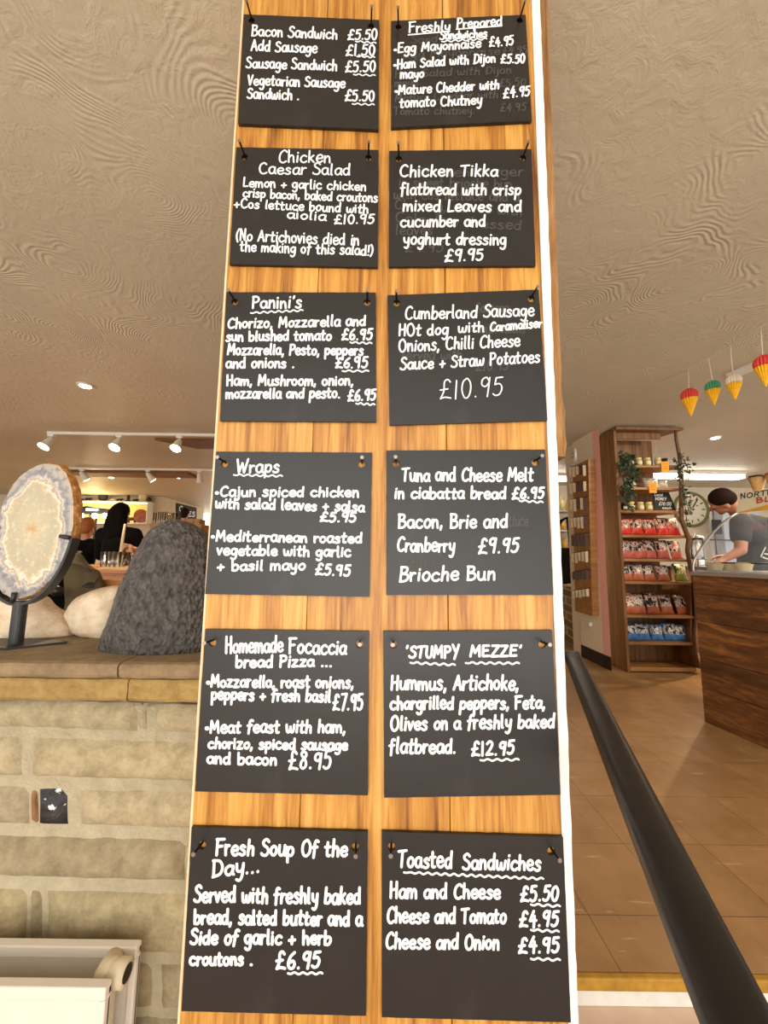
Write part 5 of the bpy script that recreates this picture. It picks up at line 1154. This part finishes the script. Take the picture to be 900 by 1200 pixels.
# ================================================================ PEOPLE
def human(label, base, J, look, clothes, hair, vox=.012, hands=True):
    """J: joints in world space. look: unit vector the face points along. One continuous body; clothes and hair are children."""
    t = thing('person', label, 'person', base)
    V = Vector; mb = MB()
    hd, nk, ch, pv = V(J['head']), V(J['neck']), V(J['chest']), V(J['pelvis'])
    f = V(look).normalized(); up0 = (hd-nk).normalized(); sd = f.cross(up0).normalized(); up = sd.cross(f).normalized()
    Rh = Matrix((sd, f, up)).transposed()
    H = lambda x, y, z: hd+Rh @ V((x, y, z))
    mb.ball(H(0, -.012, .035), (.074, .092, .088), 20, 14, Rh); mb.ball(H(0, .028, -.045), (.058, .062, .072), 18, 12, Rh)
    mb.capsule(H(0, .085, .01), .011, H(0, .108, -.022), .016); mb.capsule(H(-.02, .082, -.062), .011, H(.02, .082, -.062), .011); mb.ball(H(0, .07, -.1), .026)
    mb.capsule(H(-.05, .07, .035), .012, H(.05, .07, .035), .012)
    for s in (-1, 1):
        mb.ball(H(s*.076, -.012, -.008), (.009, .022, .034), 12, 8, Rh)
    mb.capsule(H(0, -.03, -.05), .055, nk-V((0, 0, .03)), .062)
    mb.capsule(ch, .13, ch.lerp(pv, .55), .12); mb.capsule(ch.lerp(pv, .5), .115, pv, .14)
    for s in ('L', 'R'):
        sh, el, wr, hi, kn, an = (V(J[q+s]) for q in ('sh', 'el', 'wr', 'hip', 'kn', 'an'))
        mb.capsule(nk-V((0, 0, .04)), .055, sh, .06); mb.capsule(ch, .1, sh, .06)
        mb.capsule(sh, .058, el, .043); mb.capsule(el, .043, wr, .028)
        mb.capsule(pv, .12, hi, .095); mb.capsule(hi, .09, kn, .058); mb.capsule(kn, .056, an, .038)
        ft = V(J.get('toe'+s, an+V((f.x, f.y, 0)).normalized()*.17)); ft.z = an.z-.045; mb.capsule(an-V((0, 0, .03)), .036, ft, .03)
        if hands:
            d = (wr-el).normalized(); sdv = d.cross(V((0, 0, 1))).normalized(); nv = sdv.cross(d)
            pm = wr+d*.05; mb.capsule(wr+d*.02+sdv*.015, .022, wr+d*.085+sdv*.02, .017); mb.capsule(wr+d*.02-sdv*.015, .022, wr+d*.085-sdv*.02, .017)
            for k, (o, l) in enumerate(((-.032, .062), (-.011, .075), (.011, .07), (.031, .055))):
                a = wr+d*.09+sdv*o; b = a+d*l*.5-nv*.008; mb.capsule(a, .0095, b, .0088, 8); mb.capsule(b, .0088, b+d*l*.38-nv*.026, .0078, 8)
            ts = 1 if s == 'L' else -1
            a = wr+d*.03-sdv*.03*ts; b = a+d*.035-sdv*.03*ts; mb.capsule(a, .013, b, .011, 8); mb.capsule(b, .011, b+d*.032-sdv*.004*ts-nv*.01, .009, 8)
    body = mb.build('body', 'skin', t, remesh=vox)
    for s in (-1, 1):
        e = MB(); e.ball(H(s*.031, .079, .008), .0105, 10, 8); e.build('eye', 'eye_dark', t, smooth=True)
    # upper garment
    top, sleeve, trousers = clothes
    g = MB()
    g.capsule(ch, .15, ch.lerp(pv, .55), .14); g.capsule(ch.lerp(pv, .5), .138, pv-V((0, 0, .02)), .152)
    for s in ('L', 'R'):
        sh, el, wr = (V(J[q+s]) for q in ('sh', 'el', 'wr'))
        g.capsule(nk-V((0, 0, .05)), .07, sh, .076); g.capsule(ch, .12, sh, .076)
        if sleeve == 'short': g.capsule(sh, .078, sh.lerp(el, .5), .074)
        else: g.capsule(sh, .076, el, .058); g.capsule(el, .058, el.lerp(wr, .95), .046)
    gm = g.build('shirt' if sleeve == 'short' else 'jacket', top, t, remesh=vox)
    g = MB()
    for s in ('L', 'R'):
        hi, kn, an = (V(J[q+s]) for q in ('hip', 'kn', 'an'))
        g.capsule(pv, .142, hi, .112); g.capsule(hi, .108, kn, .076); g.capsule(kn, .074, an+V((0, 0, .02)), .06)
    g.build('trousers', trousers, t, remesh=vox)
    # hair
    g = MB(); kind, hm = hair
    if kind == 'short':
        g.ball(H(0, -.022, .052), (.081, .092, .084), 20, 12, Rh); g.ball(H(0, -.05, .01), (.074, .066, .07), 18, 12, Rh)
    elif kind == 'round':
        g.ball(H(0, -.024, .048), (.094, .1, .1), 20, 12, Rh); g.ball(H(0, -.06, -.02), (.086, .062, .085), 18, 12, Rh)
    else:
        g.ball(H(0, -.02, .045), (.088, .1, .092), 20, 12, Rh); g.capsule(H(-.035, -.06, 0), .075, H(-.06, -.07, -.22), .08); g.capsule(H(.035, -.06, 0), .075, H(.05, -.07, -.24), .07); g.capsule(H(0, -.07, .02), .08, H(0, -.08, -.28), .08)
    g.build('hair', hm, t, remesh=vox*.8)
    return t, gm
Vv = Vector
# ---- the man at the counter: back to us, head bent down to his left
d0 = 3.32
J = {'head': P(846, 588, d0+.02), 'neck': P(869, 603, d0+.06), 'chest': P(889, 632, d0+.12), 'pelvis': P(886, 684, d0+.12)}
J['shL'] = P(868, 613, d0-.06); J['elL'] = P(868, 645, d0-.12); J['wrL'] = P(847, 656, d0-.10)
c = J['chest']; J['shR'] = c+Vv((.21, .12, .14)); J['elR'] = J['shR']+Vv((.02, .08, -.27)); J['wrR'] = J['elR']+Vv((-.22, .12, -.02))
p = J['pelvis']
for s, k in (('L', -1), ('R', 1)):
    J['hip'+s] = p+Vv((k*.09, k*.05, -.06)); J['kn'+s] = p+Vv((k*.1, k*.05+.02, -.47)); J['an'+s] = Vv((p.x+k*.1, p.y+k*.05-.02, .085))
human_man, shirt = human('man in a grey T-shirt bending over behind the glass display case', (p.x, p.y, 0), J, (-.46, .7, -.5), ('grey_shirt', 'short', 'black_cloth'), ('short', 'short_brown_hair'), .009)
# print on the back of the shirt
def on_surface(o, px, py):
    org = Vv((0, 0, CAMZ))-ORG[o.name]; d = ray(px, py).normalized()
    ok, loc, nn, i = o.ray_cast(org, d); return (loc+ORG[o.name]+nn*.003, nn) if ok else (None, None)
bpy.context.view_layer.update()
mb = MB(); rr = random.Random(5)
for pts, k in text_strokes('STUMPYS', 880, 912, 622, 618, 4.6, rr):
    q = [on_surface(shirt, a, b)[0] for a, b in pts]
    if all(v is not None for v in q): ribbon(mb, q, .008, Vv((0, -1, 0)))
if mb.v: mb.build('faint_lettering', 'faint_red_print', shirt, fix=False)
mb = MB()
for pts in ([(892, 652), (897, 641), (901, 648), (905, 640)], [(894, 653), (899, 655), (906, 652)], [(896, 649), (904, 650)]):
    q = [on_surface(shirt, a, b)[0] for a, b in pts]
    if all(v is not None for v in q): ribbon(mb, q, .012, Vv((0, -1, 0)))
if mb.v: mb.build('white_emblem', 'marker_white', shirt, fix=False)

# ================================================================ CAFE SIDE
def seated(label, px, py_top, y, look, hair, cloth, hands=True, lean=0):
    tp = P(px, py_top, y); hz = tp.z-.125; h = Vv((tp.x, y, hz))
    J = {'head': h, 'neck': h+Vv((0, -.02, -.16)), 'chest': h+Vv((0, -.03, -.36)), 'pelvis': h+Vv((0, -.06, -.75))}
    p = J['pelvis']
    for s, k in (('L', -1), ('R', 1)):
        J['sh'+s] = h+Vv((k*.19, -.02, -.24)); J['el'+s] = h+Vv((k*.27, .08, -.5)); J['wr'+s] = h+Vv((k*.16, .3, -.56))
        J['hip'+s] = p+Vv((k*.09, .02, -.02)); J['kn'+s] = p+Vv((k*.12, .43, 0)); J['an'+s] = Vv((p.x+k*.12, p.y+.42, max(FL+.075, p.z-.45)))
        J['toe'+s] = J['an'+s]+Vv((0, .16, 0))
    t, g = human(label, (p.x, p.y, FL), J, look, (cloth, 'long', 'dark_jeans'), hair, .014)
    return t, p
def chair(label, p, mat='table_wood', tall=None):
    zs = p.z-.16; t = thing('chair', label, 'chair', (p.x, p.y, FL), 'cafe chairs')
    mb = MB(); mb.box((p.x-.21, p.y-.2, zs-.03), (p.x+.21, p.y+.22, zs)); mb.build('seat', mat, t, bevel=.006)
    for a in (-.19, .17):
        for b in (-.18, .18):
            mb = MB(); mb.box((p.x+a, p.y+b, FL), (p.x+a+.03, p.y+b+.03, zs-.031)); mb.build('leg', mat, t)
    mb = MB()
    for a in (-.19, .17): mb.box((p.x+a, p.y-.235, zs-.03), (p.x+a+.03, p.y-.205, zs+.34))
    mb.box((p.x-.16, p.y-.23, zs+.22), (p.x+.17, p.y-.21, zs+.32)); mb.build('backrest', mat, t)
    return t
w1, p1 = seated('person with long black hair in a black jacket sitting with their back to us', 144, 590, 4.5, (.1, .99, -.05), ('long', 'black_hair'), 'black_cloth')
chair('wooden cafe chair under the person with long black hair', p1)
mb = MB(); q = [P(a, b, 4.28) for a, b in ((130, 622.5), (134, 622), (139, 623))]; 
w2, p2 = seated('person with short ginger hair and a dark top sitting at the far table', 104.5, 608, 5.35, (.0, .95, -.1), ('round', 'ginger_hair'), 'black_cloth')
chair('wooden cafe chair under the person with ginger hair', p2)
# third figure beyond, only hair seen over the boulder
tp = P(217.5, 596, 8.6); h = Vv((tp.x, 8.6, tp.z-.13))
J = {'head': h, 'neck': h+Vv((0, -.01, -.16)), 'chest': h+Vv((0, -.01, -.37)), 'pelvis': h+Vv((0, 0, -.78))}
p = J['pelvis']
for s, k in (('L', -1), ('R', 1)):
    J['sh'+s] = h+Vv((k*.19, 0, -.24)); J['el'+s] = h+Vv((k*.25, .02, -.52)); J['wr'+s] = h+Vv((k*.24, .12, -.74))
    J['hip'+s] = p+Vv((k*.09, 0, -.05)); J['kn'+s] = Vv((p.x+k*.1, p.y+.02, (p.z+FL)/2)); J['an'+s] = Vv((p.x+k*.1, p.y, FL+.08))
human('person with bushy brown hair standing beyond the row of glasses', (p.x, p.y, FL), J, (-.1, .95, -.1), ('black_cloth', 'long', 'dark_jeans'), ('round', 'short_brown_hair'), .014)

def table(label, x0, x1, y0, y1, z, legs):
    t = thing('cafe_table', label, 'table', ((x0+x1)/2, (y0+y1)/2, FL), 'cafe tables')
    mb = MB(); mb.box((x0, y0, z-.035), (x1, y1, z)); mb.build('tabletop', 'table_wood', t, bevel=.004)
    mb = MB(); mb.box((x0+.05, y0+.03, z-.14), (x1-.05, y0+.055, z-.036)); mb.box((x0+.05, y1-.055, z-.14), (x1-.05, y1-.03, z-.036)); mb.box((x0+.03, y0+.056, z-.14), (x0+.049, y1-.056, z-.036)); mb.box((x1-.049, y0+.056, z-.14), (x1-.03, y1-.056, z-.036)); mb.build('apron', 'table_wood', t)
    for a in (x0+.04, x1-.11):
        for b in (y0+.057, y1-.125):
            mb = MB(); mb.box((a+.011, b, FL), (a+.06, b+.06, z-.036)); mb.build('leg', 'table_wood', t)
    return t
tz1 = P(130, 667, 2.95).z
x0 = P(100, 667, 2.95).x; x1 = P(215, 667, 2.95).x
table('wooden cafe table behind the boulder with a row of glasses on it', x0, x1, 2.95, 3.5, tz1, 0)
tz2 = tz1
table('pale wooden cafe table in front of the two seated people', P(80, 655, 3.62).x, P(185, 655, 3.62).x, 3.62, 4.05, tz2, 0)
def glass(c, h, r, label, group, nm='drinking_glass'):
    mb = MB(); mb.lathe((c[0], c[1], c[2]+.0005), [(r*.8, 0), (r*.85, .002), (r, h), (r*.94, h), (r*.78, .008), (.0005, .008)], 16)
    return tag(mb.build(nm, 'clear_glass', smooth=True), label, 'glass', group)
mb = MB(); tx = P(118, 662, 3.1).x; mb.box((tx, 3.08, tz1+.0005), (tx+.29, 3.3, tz1+.008)); tag(mb.build('menu_tray', 'ornament_cream', bevel=.002), 'flat pale tray under the glasses on the cafe table', 'tray')
for k, (px, dy) in enumerate(((122, .0), (127, .06), (132, .01), (138, .0))):
    c = P(px, 655, 3.13+dy); glass((c.x, 3.13+dy, tz1+.0085), .125, .027, 'clear tumbler on the pale tray, %s' % ('first from the left', 'second from the left, set further back', 'third from the left', 'last on the right')[k], 'tumblers on the cafe table')
c = P(96.5, 650, 3.8); glass((c.x, 3.75, tz2), .14, .034, 'clear tumbler on the pale table beside the ginger-haired person', 'tumblers on the cafe table')
c = P(140.5, 655, 3.24); t = thing('taper_candle', 'leaning cream taper candle in a white holder on the cafe table', 'candle', (c.x, 3.24, tz1+.008))
mb = MB(); mb.lathe((c.x, 3.24, tz1+.0085), [(.03, 0), (.03, .01), (.018, .02), (.022, .07), (.028, .1), (.012, .1)], 16); mb.build('holder', 'white_plastic', t, smooth=True)
e_ = P(146.5, 614, 3.24); mb = MB(); mb.tube([(c.x, 3.24, tz1+.11), tuple(c.lerp(e_, .6).xy)+((tz1+.11)*.4+e_.z*.6,), tuple(e_)], [.012, .011, .008], 12); mb.build('candle', 'candle_wax', t, smooth=True)
for k, (px, py, y, s) in enumerate(((149, 640, 3.3, 1.), (160, 640, 3.38, .9))):
    c = P(px, 650, y); rr = random.Random(k)
    t = thing('dried_flowers', 'bunch of dried flowers in a glass on the cafe table, %s' % ('beside the candle', 'half hidden by the boulder')[k], 'flowers', (c.x, y, tz1), 'dried flower bunches')
    mb = MB(); mb.lathe((c.x, y, tz1+.0085), [(.03, 0), (.032, .1), (.029, .1), (.027, .008), (.0005, .008)], 14); mb.build('vase', 'clear_glass', t, smooth=True)
    st = MB(); fl = MB()
    for q in range(26):
        a = rr.uniform(0, 2*PI); rd = rr.uniform(0, .055)*s; tip = Vv((c.x+rd*math.cos(a), y+rd*math.sin(a), tz1+rr.uniform(.11, .19)*s))
        st.tube([(c.x+.3*rd*math.cos(a), y+.3*rd*math.sin(a), tz1+.02), tip], .0022, 5); fl.ball(tip, rr.uniform(.012, .02), 7, 5)
    st.build('stems', 'ivy_stem', t); fl.build('flower_heads', 'dried_flower', t, smooth=True)

# ---- olive jacket over a chair, black bag hung beside it
yj = 1.85
cj = P(95, 735, yj); jz = P(95, 690, yj).z
class Q: pass
pch = Vv((cj.x, yj+.28, FL+.61))
chair('wooden cafe chair with the olive jacket over its back', pch)
J_ = MB(); L = lambda px, py, y=yj: P(px, py, y)
J_.capsule(L(90, 655), .03, L(92, 668), .05); J_.capsule(L(93, 678), .075, L(97, 715), .11); J_.capsule(L(78, 680), .06, L(80, 730), .075); J_.capsule(L(106, 676), .045, L(113, 706), .05); J_.capsule(L(97, 720), .1, L(97, 760), .1)
for dy in (0,): J_.ball(L(92, 668, yj), (.06, .06, .035))
jk = tag(J_.build('jacket', 'olive_cloth', remesh=.010, org=(cj.x, yj, jz)), 'olive green jacket with a small black emblem slung over a chair back behind the rocks', 'jacket')
bpy.context.view_layer.update()
mb = MB()
for pts in ([(99, 686), (102, 683.5), (107, 683), (110, 684), (113, 681), (114.5, 678)], [(101, 684), (100.5, 689)], [(104, 684), (104, 689)], [(107, 684), (106.5, 689)], [(109.5, 684), (109.5, 688.5)], [(99, 686), (96, 688)], [(101, 685), (109, 685)]):
    q = [on_surface(jk, a, b)[0] for a, b in spline(pts, 4)]
    q = [v for v in q if v is not None]
    if len(q) > 1: ribbon(mb, q, .0055, Vv((0, -1, 0)))
mb.build('emblem', 'sign_black', jk, fix=False)
mb = MB(); cz_ = ['collar']
mb.tube([L(78, 662, yj-.07), L(86, 659, yj-.085), L(97, 661, yj-.08), L(106, 670, yj-.06)], .008, 8); mb.build('collar_seam', 'olive_cloth', jk, smooth=True)
bg = thing('shoulder_bag', 'black shoulder bag with a shiny clasp hanging beside the olive jacket', 'bag', L(66, 715, yj-.14))
mb = MB(); mb.capsule(L(64, 672, yj-.05), .05, L(66, 712, yj-.06), .085); mb.capsule(L(75, 712, yj-.06), .05, L(84, 738, yj-.06), .05); mb.capsule(L(66, 715, yj-.05), .08, L(66, 790, yj-.05), .08); mb.build('bag_body', 'black_cloth', bg, remesh=.010)
mb = MB(); mb.ball(L(67, 693, yj-.155), .024, 18, 12); part(mb.build('clasp', 'chrome_black', bg, smooth=True) if 'chrome_black' in M else mb.build('clasp', 'counter_black', bg, smooth=True), 'shiny round black clasp')

# ---- cabinet with glasses beyond the boulder
ycab = 5.7; zc_ = P(200, 614, ycab).z; xa, xb_ = P(176, 614, ycab).x, P(236, 614, ycab).x
t = thing('side_cabinet', 'tall wooden cabinet beyond the boulder', 'cabinet', ((xa+xb_)/2, ycab+.2, FL))
mb = MB(); mb.box((xa, ycab, FL), (xb_, ycab+.4, zc_-.03)); mb.build('body', 'pale_box_wood', t); mb = MB(); mb.box((xa-.01, ycab-.01, zc_-.029), (xb_+.01, ycab+.41, zc_)); mb.build('top', 'pale_box_wood', t)
for k in (0, 1):
    m_ = (xa+xb_)/2; mb = MB(); mb.box((xa+.02 if k == 0 else m_+.005, ycab-.015, FL+.08), (m_-.005 if k == 0 else xb_-.02, ycab-.001, zc_-.05)); dr = mb.build('door', 'pale_box_wood', t, bevel=.003)
    mb = MB(); mb.ball((m_+(-.04 if k == 0 else .04), ycab-.024, 1.0), .01, 10, 8); mb.build('knob', 'nail_metal', dr, smooth=True)
xk, xk2 = P(218, 615, ycab+.1).x, P(233.5, 615, ycab+.1).x
t = thing('wooden_crate', 'pale wooden box on the cabinet beyond the boulder', 'box', ((xk+xk2)/2, ycab+.2, zc_))
mb = MB(); mb.box((xk, ycab+.1, zc_+.0005), (xk2, ycab+.3, P(225, 608, ycab+.1).z)); mb.build('box_body', 'pale_box_wood', t, bevel=.003)
mb = MB(); xm = xk+(xk2-xk)*.55; mb.box((xm-.003, ycab+.094, zc_+.002), (xm+.003, ycab+.0995, P(225, 608.5, ycab+.1).z)); mb.build('divider', 'ceiling_beam_wood', t)
for k, px in enumerate((181, 186.5, 191.5, 195, 200, 204.5, 208.5)):
    c = P(px, 613, ycab+.12); glass((c.x, ycab+.12, zc_+.0005), P(px, (601, 600, 600, 600, 601, 601, 601)[k], ycab+.12).z-zc_, .026, 'tall clear glass in the row on the cabinet beyond the boulder, %s' % ('first from the left', 'second from the left', 'third from the left', 'fourth from the left', 'fifth from the left', 'sixth from the left', 'last on the right')[k], 'glasses on the cabinet')
# black sign on the receding wall
def on_side(px, py):
    n = Vector((-(YS-YB), XSE-XSC, 0)).normalized(); n = n if n.x > 0 else -n
    o = Vector((0, 0, CAMZ)); d = ray(px, py); k = (Vector((XSC, YB, 0))-o).dot(n)/d.dot(n); return o+d*k+n*.02, n
cs2 = [on_side(*q)[0] for q in ((206, 608.5), (229, 609), (229, 595), (206, 589.5))]; nS = on_side(210, 600)[1]
t = thing('chalk_sign', 'black lettered sign on the white panelled wall beyond the boulder', 'sign', cs2[0])
mb = MB(); mb.prism(cs2, nS*.015); mb.build('board', 'sign_black', t)
mb = MB(); rr = random.Random(11)
for txt, a, b, yb_, cp in (('C', 208, 213, 599, 6), ('ES', 219, 227.5, 605, 5.5)):
    for pts, k in text_strokes(txt, a, b, yb_, yb_+.4, cp, rr): ribbon(mb, [on_side(u, v)[0]+nS*.017 for u, v in pts], .03, nS)
mb.build('chalk_writing', 'marker_white', t, fix=False)
# ---- lit wall niche with ornaments
ny = 9.0
def NB(px, py, y=ny): return P(px, py, y)
nl, nr = NB(60, 588).x, NB(174, 588).x; nt, nb = NB(120, 587).z, NB(120, 613.5).z
t = thing('wall_shelf', 'long lit box shelf on the far cafe wall holding ornaments', 'shelf', ((nl+nr)/2, ny+.15, nb))
mb = MB(); mb.box((nl, ny, nt-.03), (nr, YB-.001, nt)); mb.build('top_board', 'white_plastic', t)
mb = MB(); mb.box((nl, ny, nb), (nr, YB-.001, nb+.03)); mb.build('bottom_board', 'white_plastic', t)
mb = MB(); mb.box((nr-.03, ny, nb+.031), (nr, YB-.001, nt-.031)); mb.build('end_board', 'white_plastic', t)
mb = MB(); mb.box((nl, YB-.02, nb+.031), (nr-.031, YB-.002, nt-.031)); mb.build('back_board', 'niche_yellow', t)
mb = MB(); mb.box((nl+.02, ny+.02, nt-.05), (nr-.04, ny+.05, nt-.031)); mb.build('light_strip', 'niche_glow', t)
def orn(px, h, kind, label, mat='ornament_dark', z=None, y=ny+.12, nm='ornament'):
    c = P(px, 600, y); z = nt if z is None else z
    mb = MB(); z += .0005
    if kind == 'animal':
        mb.capsule((c.x-h*.5, y, z+h*.6), h*.26, (c.x+h*.45, y, z+h*.62), h*.28); mb.ball((c.x+h*.85, y, z+h*.75), h*.22)
        for a in (-.5, .45):
            for b in (-.12, .12): mb.tube([(c.x+a*h, y+b*h, z), (c.x+a*h, y+b*h, z+h*.5)], h*.1, 7)
    elif kind == 'lump': mb.ball((c.x, y, z+h*.5), (h*.9, h*.5, h*.5)); mb.ball((c.x+h*.6, y, z+h*.3), (h*.5, h*.4, h*.3))
    elif kind == 'disc':
        mb.lathe((c.x, y, z+h*.5), [(h*.5, -.02), (h*.5, .02), (h*.25, .03), (.001, .03)], 28, Matrix.Rotation(PI/2, 3, 'X'))
    elif kind == 'ball': mb.ball((c.x, y, z+h*.5), h*.5)
    else: mb.lathe((c.x, y, z), [(h*.28, 0), (h*.3, .02), (h*.12, h*.35), (h*.2, h*.6), (h*.1, h*.75), (h*.15, h*.88), (.002, h)], 14)
    return tag(mb.build(nm, mat, smooth=True), label, 'ornament', 'ornaments on the far wall shelf')
for a in ((94, .07, 'lump', 'low dark ornament at the left end of the far shelf top'), (101.5, .10, 'animal', 'dark animal ornament on the far shelf top, left of the big round one'), (119, .21, 'disc', 'big round dark ornament on top of the far wall shelf'), (131, .08, 'lump', 'low pale ornament on the far shelf top', 'ornament_cream'), (138.5, .09, 'animal', 'small dark animal ornament on the far shelf top, right of the pale one'), (149, .20, 'figure', 'slim dark figurine on top of the far wall shelf'), (157.5, .08, 'animal', 'dark animal ornament on the far shelf top, right of the figurine'), (166.5, .22, 'disc', 'round cream ring ornament on top of the far wall shelf', 'ornament_cream'), (173.2, .12, 'ball', 'dark ball ornament at the right end of the far shelf top')):
    orn(a[0], a[1], a[2], a[3], *(a[4:5]))
orn(155.5, .16, 'animal', 'black animal ornament inside the lit far shelf beside the amber disc', 'ornament_dark', nb+.03, ny+.1)
c = NB(165, 604, ny+.06); mb = MB(); mb.lathe((c.x, ny+.06, nb+.0305+.165), [(.165, -.02), (.165, .02), (.07, .022), (.001, .022)], 36, Matrix.Rotation(PI/2, 3, 'X') @ Matrix.Rotation(0, 3, 'Y'))
tag(mb.build('agate_disc', ['amber_agate'], org=(c.x, ny+.06, nb+.03)), 'round amber agate disc inside the lit far shelf', 'ornament', 'ornaments on the far wall shelf')
# ---- black lamp stand in front of the niche
yl = 6.9
c0, c1 = P(93, 596, yl), P(131, 598, yl)
t = thing('lamp_stand', 'black canopied lamp stand with bright bulbs in front of the lit far shelf', 'lamp', ((c0.x+c1.x)/2, yl, FL))
mb = MB(); zt = c0.z
mb.prism([(c0.x-.25, yl, zt-.02), (c0.x+.12, yl, zt+.05), (c0.x+.3, yl, zt+.02), (c1.x, yl, zt), (c1.x+.02, yl, zt-.06), (c0.x-.25, yl, zt-.08)], (0, .25, 0)); mb.build('canopy', 'black_metal', t)
for px in (105.5, 112.5):
    q = P(px, 600, yl+.1); mb = MB(); mb.box((q.x-.015, yl+.1, FL), (q.x+.015, yl+.13, zt-.085)); mb.build('post', 'black_metal', t)
for px in (95.5, 112, 123.5):
    q = P(px, 602, yl-.02); mb = MB(); mb.ball((q.x, yl-.03, zt-.13), (.055, .045, .045)); mb.build('bulb', 'lamp_glow', t, smooth=True)
mb = MB(); q = P(101, 597, yl-.02); q2 = P(114, 597, yl-.02); mb.box((q.x, yl-.03, zt-.03), (q2.x, yl-.005, zt-.005)); mb.build('tube', 'tube_glow', t)
s = point_light('niche_light', ((nl+nr)/2, ny-.25, (nt+nb)/2), 30, (1, .74, .36), .1)

# ================================================================ CAFE CEILING LIGHTS
downlight('recessed downlight nearest in the cafe ceiling above the agate slice', 100, 451, 80)
downlight('recessed downlight far back in the cafe ceiling, left of the pair', 130.5, 559, 130)
downlight('recessed downlight far back in the cafe ceiling, right of the pair', 209, 559, 130)
def track(label, ypos, pxa, pxb, heads, dark):
    xa = P(pxa, 520, ypos).x; xb = P(pxb, 520, ypos).x
    t = thing('light_track', label, 'light track', ((xa+xb)/2, ypos, CEIL-.02), 'ceiling light tracks')
    zc0 = CEIL-(.031 if not dark else .001)
    mb = MB(); mb.box((xa, ypos-.018, CEIL-.03), (xb, ypos+.018, CEIL-.001)); mb.build('rail', 'white_plastic', t)
    for k, (px, tiltx) in enumerate(heads):
        q = P(px, 520, ypos)
        h = thing('spotlight', 'white spotlight on the %s, %s' % (label.split(' with')[0], ('left one', 'middle one', 'right one')[k]), 'spotlight', (q.x, ypos, CEIL-.031), 'track spotlights')
        mb = MB(); mb.box((q.x-.035, ypos-.014, CEIL-.055), (q.x+.035, ypos+.014, CEIL-.031)); mb.tube([(q.x, ypos, CEIL-.054), (q.x, ypos, CEIL-.1)], .009, 8); mb.build('mount', 'white_plastic', h)
        d = Vector((tiltx, -.55 if not dark else .6, -.85)).normalized(); o = Vector((q.x, ypos, CEIL-.09))
        mb = MB(); mb.tube([o-d*.02, o+d*.02, o+d*.10, o+d*.13], [.022, .036, .05, .062], 18); mb.build('shade', 'white_plastic', h)
        mb = MB(); mb.lathe(o+d*.131, [(.055, 0), (.04, .008), (.001, .012)], 18, d.to_track_quat('Z', 'Y').to_matrix()); mb.build('lamp_face', 'lamp_glow', h)
        s = spot_light('spot_beam', o+d*.16, o+d*2, 55, 90); s.parent = h; s.location = o+d*.16-ORG[h.name]
track('near ceiling light track with three lit spotlights', 4.32, 55, 262, ((59, -.1), (139, .05), (210, 0)), False)
track('far ceiling light track with three white spotlights', 6.17, 64, 262, ((99, .35), (176, .5), (236, -.1)), True)
